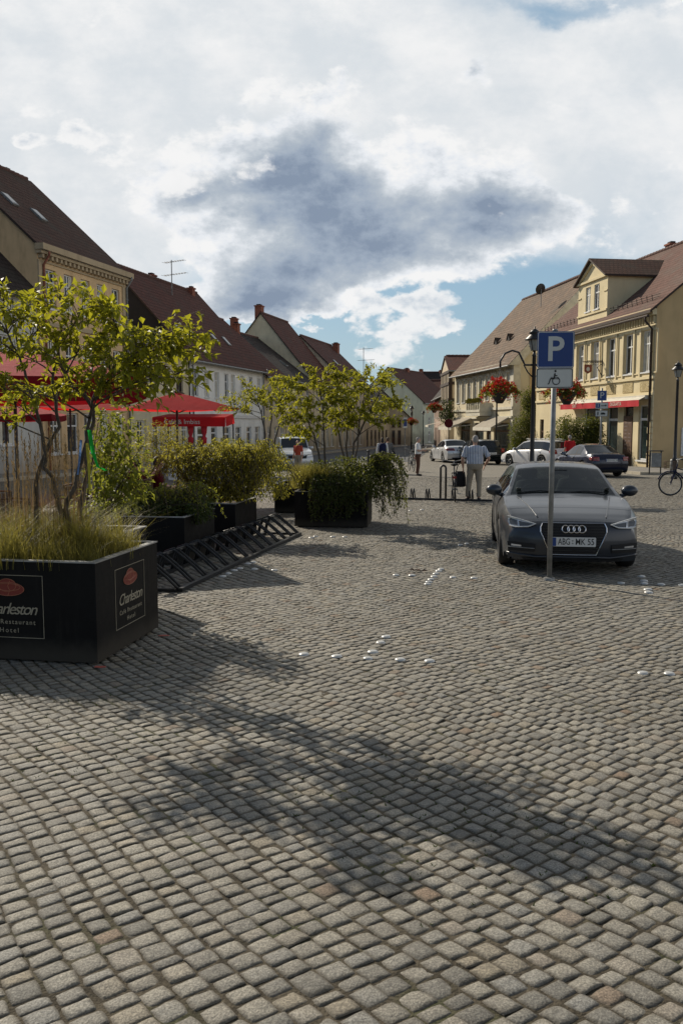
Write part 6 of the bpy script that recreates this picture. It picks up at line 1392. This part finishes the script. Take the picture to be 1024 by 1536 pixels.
SUV = dict(L=4.3, W=.88, cowl=1.2, hdr=1.8, rh=3.95, rb=4.2, fa=.85, ra=3.4, bp=2.4, sw0=1.35, sw1=3.85, xr=.66, R=.34, cabend=4.3, top=[(0, .80), (.3, .92), (1.2, 1.06), (1.8, 1.58), (2.3, 1.66), (3.6, 1.65), (3.95, 1.58), (4.2, 1.05), (4.3, .85)], belt=[(0, .78), (.6, .95), (1.2, 1.0), (3.5, 1.05), (4.3, .85)], seams=(1.35, 2.4, 3.4), handles=(2.3, 3.2), fw=.93, bf=.2)
p_ = A(437, 680, 45); r_, f1, r1, i1 = car('white and silver van-like car behind the far planter, beside the bushes', 'car', (p_.x, p_.y+1, gz(46)), PI+R(10), paint('pale_silver_paint', (.50, .52, .53), .3, .3), SUV)
mb = MB(); patch(mb, [(-.5, .72), (.5, .72), (.45, .55), (-.45, .55)], f1, .006); mb.build('grille', M['dark'], r_)
for f_ in (lambda p: p, mir): mb = MB(); patch(mb, f_([(.54, .78), (.54, .62), (.78, .62), (.80, .80)]), f1, .006); mb.build('headlight', M['headlamp'], r_, True)
# ------------------------------------------------------------------ people
def person(label, loc, rz, H, o):
    """stands on z=0 facing +y; o holds joint overrides (fractions of height), clothing and build"""
    root = thing('person', label, 'person', loc, rz); J = dict(hipL=(-.052, 0, .50), kneeL=(-.058, .012, .275), ankL=(-.06, -.012, .045), toeL=(-.07, .085, .014), shL=(-.108, -.005, .805), elL=(-.142, -.02, .63), wrL=(-.15, .03, .478))
    for k in list(J): J[k[:-1]+'R'] = (-J[k][0], J[k][1], J[k][2])
    J.update(head=(0, .012, .93)); J.update(o.get('J', {})); V = {k: Vector(v)*H for k, v in J.items()}; b = o.get('belly', 0); wd = o.get('wide', 1); ln = o.get('lean', 0)
    dz = o.get('drop', 0)*H
    def TR(z, rx, ry, cy=0, e=0): return (0, (cy+ln*(z-.5))*H, z*H-dz, (rx*wd+e)*H, (ry+e)*H)
    def torso(mb, z0, e):
        rg = [r for r in ((.485, .078, .060, -.004), (.52, .088, .064, -.006), (.56, .085+.010*b, .058+.020*b, .006*b), (.60, .080+.018*b, .053+.030*b, .012*b), (.66, .084+.014*b, .055+.022*b, .008*b), (.72, .094, .062, .002), (.77, .102, .062, -.002), (.805, .100, .052, -.004), (.828, .070, .040, -.004), (.845, .038, .034, 0)) if r[0] >= z0]
        mb.loft([TR(r[0], r[1], r[2], r[3], e) for r in rg], 18)
    def limb(mb, ks, rs, e=0, n=10): mb.tube([V[k] if isinstance(k, str) else k for k in ks], [r*H+e for r in rs], n)
    hc = V['head']; nk = Vector((0, (ln*.33)*H, .835*H-dz)); hy = o.get('turn', 0); HM = Matrix.Rotation(hy, 3, 'Z')
    bd = MB(); torso(bd, .485, 0); bd.tube([nk, nk.lerp(hc, .6)], [.030*H, .027*H], 10); bd.ball(hc, (.044*H, .054*H, .066*H), 16, 12, M=HM); bd.ball(hc+HM @ Vector((0, .018*H, -.036*H)), (.034*H, .036*H, .032*H), 12, 8, M=HM)
    bd.ball(hc+HM @ Vector((0, .057*H, -.008*H)), (.0075*H, .012*H, .014*H), 8, 6, M=HM)
    for s in (-1, 1): bd.ball(hc+HM @ Vector((s*.045*H, -.002*H, -.006*H)), (.007*H, .014*H, .018*H), 8, 6, M=HM)
    for S_ in 'LR':
        s = -1 if S_ == 'L' else 1
        limb(bd, ['sh'+S_, V['sh'+S_].lerp(V['el'+S_], .4), 'el'+S_, V['el'+S_].lerp(V['wr'+S_], .3), 'wr'+S_], [.030, .029, .023, .0235, .0155]); bd.ball(V['sh'+S_], .031*H, 10, 7)
        limb(bd, ['hip'+S_, V['hip'+S_].lerp(V['knee'+S_], .3), 'knee'+S_, V['knee'+S_].lerp(V['ank'+S_], .3), 'ank'+S_], [.050, .048, .032, .033, .020]); limb(bd, ['ank'+S_, 'toe'+S_], [.022, .014])
        d = (V['wr'+S_]-V['el'+S_]).normalized(); d = (d+Vector((0, 0, -.25)) if not o.get('hands') else d+Vector(o['hands'])).normalized(); side = d.cross(Vector((s, 0, 0)))
        side = side.normalized() if side.length > .1 else Vector((0, 1, 0)); nrm = d.cross(side); pc = V['wr'+S_]+d*.028*H
        for k in range(4):                              # palm and four fingers of different lengths, then the thumb
            off = side*(k-1.5)*.0105*H; b0 = V['wr'+S_]+d*.008*H+off*.55; b1 = V['wr'+S_]+d*.05*H+off; bd.tube([b0, b1], [.0085*H, .0078*H], 7)
            l_ = (.040, .046, .043, .034)[3-k]*H; m1 = b1+d*l_*.5-nrm*s*.004*H; bd.tube([b1, m1, m1+d*l_*.42-nrm*s*.010*H], [.0062*H, .0056*H, .0046*H], 6)
        bd.tube([V['wr'+S_]+d*.014*H+side*.014*H, V['wr'+S_]+d*.036*H+side*.030*H, V['wr'+S_]+d*.058*H+side*.034*H], [.0085*H, .007*H, .0055*H], 6)
    blob(bd, 'body', M['skin'], root, o.get('vox', .0105), 2)
    sh = MB(); torso(sh, .50 if not o.get('tuck') else .545, .010); sl = o.get('sleeve', .75)
    for S_ in 'LR':
        if sl <= 1: limb(sh, ['sh'+S_, V['sh'+S_].lerp(V['el'+S_], sl)], [.040, .037])
        else: limb(sh, ['sh'+S_, V['sh'+S_].lerp(V['el'+S_], .6), 'el'+S_, V['el'+S_].lerp(V['wr'+S_], sl-1)], [.040, .036, .032, .024])
        sh.ball(V['sh'+S_], .041*H, 10, 7)
    blob(sh, 'shirt', M[o['shirt']], root, .014, 4)
    tr = MB(); tr.loft([TR(.475, .075, .058, -.002, .012), TR(.51, .090, .066, -.004, .012), TR(.55, .086+.010*b, .060+.018*b, .006*b, .012), TR(.572, .084+.010*b, .057+.02*b, .006*b, .010)], 18)
    for S_ in 'LR': 
        e_ = V['knee'+S_].lerp(V['ank'+S_], o.get('hem', .93)); limb(tr, ['hip'+S_, V['hip'+S_].lerp(V['knee'+S_], .35), 'knee'+S_, V['knee'+S_].lerp(V['ank'+S_], .4), e_], [.060, .057, .045, .041, .037])
    blob(tr, 'trousers', M[o['legs']], root, .014, 3)
    for S_ in 'LR':
        a, t_ = V['ank'+S_], V['toe'+S_]; m_ = MB(); d = (t_-a); d.z = 0; d.normalize(); z0 = a.z-.045*H
        m_.tube([Vector((a.x, a.y, z0+.028*H))-d*.022*H, Vector((a.x, a.y, z0+.030*H))+d*.012*H, Vector((a.x, a.y, z0+.022*H))+d*.06*H, Vector((a.x, a.y, z0+.016*H))+d*.10*H, Vector((a.x, a.y, z0+.012*H))+d*.118*H], [.022*H, .028*H, .026*H, .021*H, .011*H], 10); m_.build('shoe', M['shoe'], root, True)
    hr = MB(); hm = o.get('hair', 'hair_grey'); hr.ball(hc+HM @ Vector((0, -.008*H, .012*H)), (.047*H, .054*H, .060*H), 14, 10, M=HM)
    if o.get('long'): hr.ball(hc+HM @ Vector((0, -.030*H, -.025*H)), (.044*H, .032*H, .062*H), 12, 9, M=HM)
    else: hr.ball(hc+HM @ Vector((0, -.022*H, -.008*H)), (.044*H, .038*H, .042*H), 12, 9, M=HM)
    hr2 = blob(hr, 'hair', M[hm], root, .010, 2)
    ey = MB()
    for s in (-1, 1): ey.ball(hc+HM @ Vector((s*.017*H, .0505*H, .004*H)), (.006*H, .005*H, .004*H), 7, 5)
    ey.build('eye', M['ink'], root)
    return root
def bag(label, loc, rz, s, m='black_cloth', cat='bag'):
    r = thing('shoulder_bag', label, cat, loc, rz); mb = MB(); mb.loft([(0, 0, -.25*s, .13*s, .05*s), (0, 0, -.22*s, .17*s, .075*s), (0, 0, -.02*s, .165*s, .08*s), (.01, 0, .12*s, .13*s, .06*s), (.01, 0, .15*s, .10*s, .03*s)], 16); mb.build('pouch', M[m], r, True); mb = MB(); mb.tube([(-.10*s, 0, .12*s), (-.05*s, 0, .3*s), (.02*s, 0, .36*s), (.08*s, 0, .3*s), (.11*s, 0, .12*s)], .012, 6); mb.build('strap', M[m], r, True); return r
g_ = G(711, 751); mp = g_
person('elderly man in striped shirt and beige trousers seen from behind by the bicycle', g_, R(-4), 1.74, dict(shirt='striped', legs='beige', hair='hair_grey', belly=1.0, wide=1.22, sleeve=.85, tuck=1,
       J=dict(hipL=(-.06, 0, .5), kneeL=(-.085, .02, .275), ankL=(-.105, .0, .045), toeL=(-.125, .085, .014), kneeR=(.062, .0, .275), ankR=(.062, -.03, .045), toeR=(.085, .055, .014), shL=(-.135, 0, .80), shR=(.135, 0, .80), elL=(-.185, .01, .64), wrL=(-.175, .06, .50), elR=(.21, -.02, .645), wrR=(.155, .05, .535))))
bp_ = mp+Vector((-.38, .16, .62)); bag('big black bag in the left hand of the striped-shirt man', bp_, R(10), 1.05)
g_ = G(626, 713.5)
person('white-haired man in white polo and brown trousers reading, standing far in the square', g_, R(-100), 1.66, dict(shirt='shirt_white', legs='brown_cloth', hair='hair_grey', belly=.8, wide=1.1, sleeve=.8, vox=.012, turn=R(10), J=dict(elL=(-.13, .02, .64), wrL=(-.09, .15, .66), elR=(.13, .02, .64), wrR=(.08, .16, .66))))
nb = thing('newspaper', 'folded white paper in the hands of the white-haired man', 'paper', g_+Vector((.26, -.04, 1.13)), R(-100)); mb = MB(); mb.add([(-.16, 0, -.05), (0, .03, -.06), (0, .10, .10), (-.16, .07, .11), (.16, .0, -.05), (.16, .07, .11)], [(0, 1, 2, 3), (1, 4, 5, 2)]); mb.build('sheet', M['white'], nb)
g_ = G(573, 710.5)
person('dark-haired woman with navy rucksack standing at the left of the couple', g_, R(-6), 1.63, dict(shirt='shirt_white', legs='olive', hair='hair_dark', long=1, sleeve=1.6, vox=.012))
q = thing('rucksack', 'navy rucksack on the back of the dark-haired woman', 'rucksack', g_+Vector((.0, -.20, 1.16)), R(-6)); mb = MB(); mb.loft([(0, 0, -.24, .12, .06), (0, -.01, -.2, .17, .10), (0, -.01, .1, .17, .10), (0, .01, .22, .11, .06)], 14); mb.build('pouch', M['navy'], q, True)
for s in (-1, 1): mb = MB(); mb.tube([(s*.1, .06, .2), (s*.11, .16, .26), (s*.12, .24, .12)], .018, 6); mb.build('strap', M['navy'], q, True)
g_ = G(581, 710)
person('companion in grey jacket and dark trousers at the right of the couple', g_, R(12), 1.64, dict(shirt='grey_cloth', legs='black_cloth', hair='hair_brown', sleeve=1.8, vox=.012)); bag('black bag hanging at the hip of the companion in grey', g_+Vector((.26, -.08, .86)), R(60), .9)
g_ = A(853, 700, 41); g_.z = gz(41)
person('man in bright red shirt walking away beyond the dark blue car', g_, R(8), 1.74, dict(shirt='red_cloth', legs='black_cloth', hair='hair_grey', wide=1.12, belly=.5, vox=.012))
g_ = A(795.5, 700, 55); g_.z = gz(55)
person('person in white shirt seen over the roof of the white estate car', g_, R(-30), 1.72, dict(shirt='shirt_white', legs='grey_cloth', hair='hair_dark', vox=.013))
g_ = A(447, 700, 38); g_.z = gz(38)
person('person in orange-red shirt and pale shorts beside the pale van', g_, R(150), 1.52, dict(shirt='orange_cloth', legs='beige', hair='hair_brown', hem=.0, vox=.012))
SEAT = dict(hipL=(-.055, .0, .50), kneeL=(-.065, .24, .52), ankL=(-.07, .25, .27), toeL=(-.08, .34, .24))
for px, Y, rz_, lab in ((206, 16.6, 60, 'person in maroon shirt sitting in the shade, left of two at a terrace table'), (236, 16.9, -70, 'person in dark red shirt sitting in the shade, right of two at a terrace table')):
    g_ = A(px, 700, Y); g_.z = gz(Y)-.225*1.72; J_ = dict(SEAT); J_.update({k[:-1]+'R': (-v[0], v[1], v[2]) for k, v in SEAT.items()}); J_.update(elL=(-.14, .05, .66), wrL=(-.09, .18, .64), elR=(.14, .05, .66), wrR=(.09, .18, .64))
    person(lab, g_, R(rz_), 1.72, dict(shirt='maroon', legs='black_cloth', hair='hair_dark', J=J_, sleeve=.7, vox=.013)); chair('dark cafe chair under the %s of the two seated people' % ('left' if px < 220 else 'right'), g_.x, g_.y, R(rz_))
# ------------------------------------------------------------------ bicycles
def bicycle(label, loc, rz, lean=0, basket_=False, col=None, steer=0):
    r = thing('bicycle', label, 'bicycle', loc, rz); r.matrix_world = r.matrix_world @ Matrix.Rotation(lean, 4, 'Y'); fr = col or M['black_metal']; rw = .34
    for y in (-.53, .53):
        mb = MB(); c = Vector((0, y, rw)); mb.tube([c+Vector((0, (rw-.018)*math.cos(a), (rw-.018)*math.sin(a))) for a in [k*2*PI/32 for k in range(32)]], .019, 7, closed=True); wh = mb.build('wheel', M['rubber'], r, True)
        mb = MB(); mb.tube([c+Vector((0, (rw-.043)*math.cos(a), (rw-.043)*math.sin(a))) for a in [k*2*PI/32 for k in range(32)]], .010, 5, closed=True)
        for k in range(18): a = k*2*PI/18; mb.tube([c+Vector((.02*(-1)**k, 0, 0)), c+Vector((0, (rw-.045)*math.cos(a), (rw-.045)*math.sin(a)))], .0016, 3)
        mb.tube([c-Vector((.05, 0, 0)), c+Vector((.05, 0, 0))], .022, 8); mb.build('rim', M['galv'], wh)
        mb = MB(); mb.tube([c+Vector((0, (rw+.025)*math.cos(a), (rw+.025)*math.sin(a))) for a in [R(20+k*8) for k in range(18)]], .018, 5); mb.build('mudguard', fr, r, True)
    bb, st, hd_ = Vector((0, -.08, .29)), Vector((0, -.26, .82)), Vector((0, .36, .82)); mb = MB()
    for a, b, q in ((bb, st, .017), (bb, Vector((0, .39, .70)), .02), (Vector((0, -.20, .62)), Vector((0, .37, .80)), .016), (Vector((0, .34, .90)), Vector((0, .41, .66)), .02)): mb.tube([a, b], q, 8)
    for s in (-.05, .05): mb.tube([bb+Vector((s*.5, 0, 0)), Vector((s, -.53, .34))], .011, 6); mb.tube([st+Vector((s*.4, 0, -.06)), Vector((s, -.53, .34))], .009, 6); mb.tube([Vector((s, .42, .66)), Vector((s, .47, .5)), Vector((s, .53, .34))], .012, 6)
    mb.build('frame', fr, r, True); mb = MB(); mb.tube([st, st+Vector((0, -.04, .12))], .013, 7); mb.build('seat_post', M['galv'], r); mb = MB(); mb.loft([(0, -.30, .93, .04, .11), (0, -.31, .955, .095, .13), (0, -.31, .985, .10, .13), (0, -.32, 1.0, .06, .09)], 12); mb.build('saddle', M['rubber'], r, True)
    mb = MB(); mb.tube([(0, .34, .88), (0, .33, 1.02)], .014, 7); mb.tube([(-.30, .14, 1.04), (-.27, .26, 1.07), (-.12, .34, 1.04), (0, .34, 1.02), (.12, .34, 1.04), (.27, .26, 1.07), (.30, .14, 1.04)], .012, 7); hb = mb.build('handlebar', M['galv'], r, True); mb = MB()
    for s in (-1, 1): mb.tube([(s*.305, .11, 1.035), (s*.285, .22, 1.06)], .018, 7)
    mb.build('grip', M['rubber'], hb); mb = MB()
    for s in (-.07, .07): mb.tube([(s, -.75, .76), (s, -.30, .76)], .007, 5); mb.tube([(s, -.70, .76), (s*.7, -.53, .36)], .006, 5)
    for k in range(4): mb.tube([(-.07, -.72+k*.12, .76), (.07, -.72+k*.12, .76)], .006, 5)
    mb.build('luggage_rack', M['black_metal'], r); mb = MB(); mb.tube([(-.08, -.08, .29), (.08, -.08, .29)], .015, 7); mb.tube([(.07, -.08, .29), (.075, .04, .17)], .009, 6); mb.tube([(-.07, -.08, .29), (-.075, -.20, .41)], .009, 6); mb.box((.12, .04, .17), (.09, .07, .02)); mb.box((-.12, -.20, .41), (.09, .07, .02)); mb.build('crank', M['galv'], r)
    mb = MB(); mb.box((0, -.80, .66), (.09, .02, .06)); mb.build('rear_reflector', M['taillight'], r)
    if basket_:
        mb = MB()
        for z, w in ((.76, .13), (.86, .16), (.99, .18)): mb.tube([(-w, .42, z), (w, .42, z), (w, .68, z), (-w, .68, z)], .006, 5, closed=True)
        for k in range(6): x = -.13+k*.052; mb.tube([(x, .42, .76), (x*1.38, .42, .99)], .004, 4); mb.tube([(x, .68, .76), (x*1.38, .68, .99)], .004, 4)
        mb.build('basket', M['wood'], r)
    return r
g_ = G(685, 752.5); bicycle('dark bicycle seen from behind in the floor stand beside the striped-shirt man', g_+Vector((0, .42, .0)), R(-7), R(-2))
g_ = G(1008, 744); bicycle('bicycle with front basket cut off by the right edge of the photo', (g_.x+.49, g_.y+.05, gz(g_.y)), R(84), R(3), True, M['navy'])
g_ = G(622, 708); bicycle('bicycle seen end-on just behind the white-haired man', (g_.x-.12, g_.y+.7, gz(g_.y)), R(6), R(2))
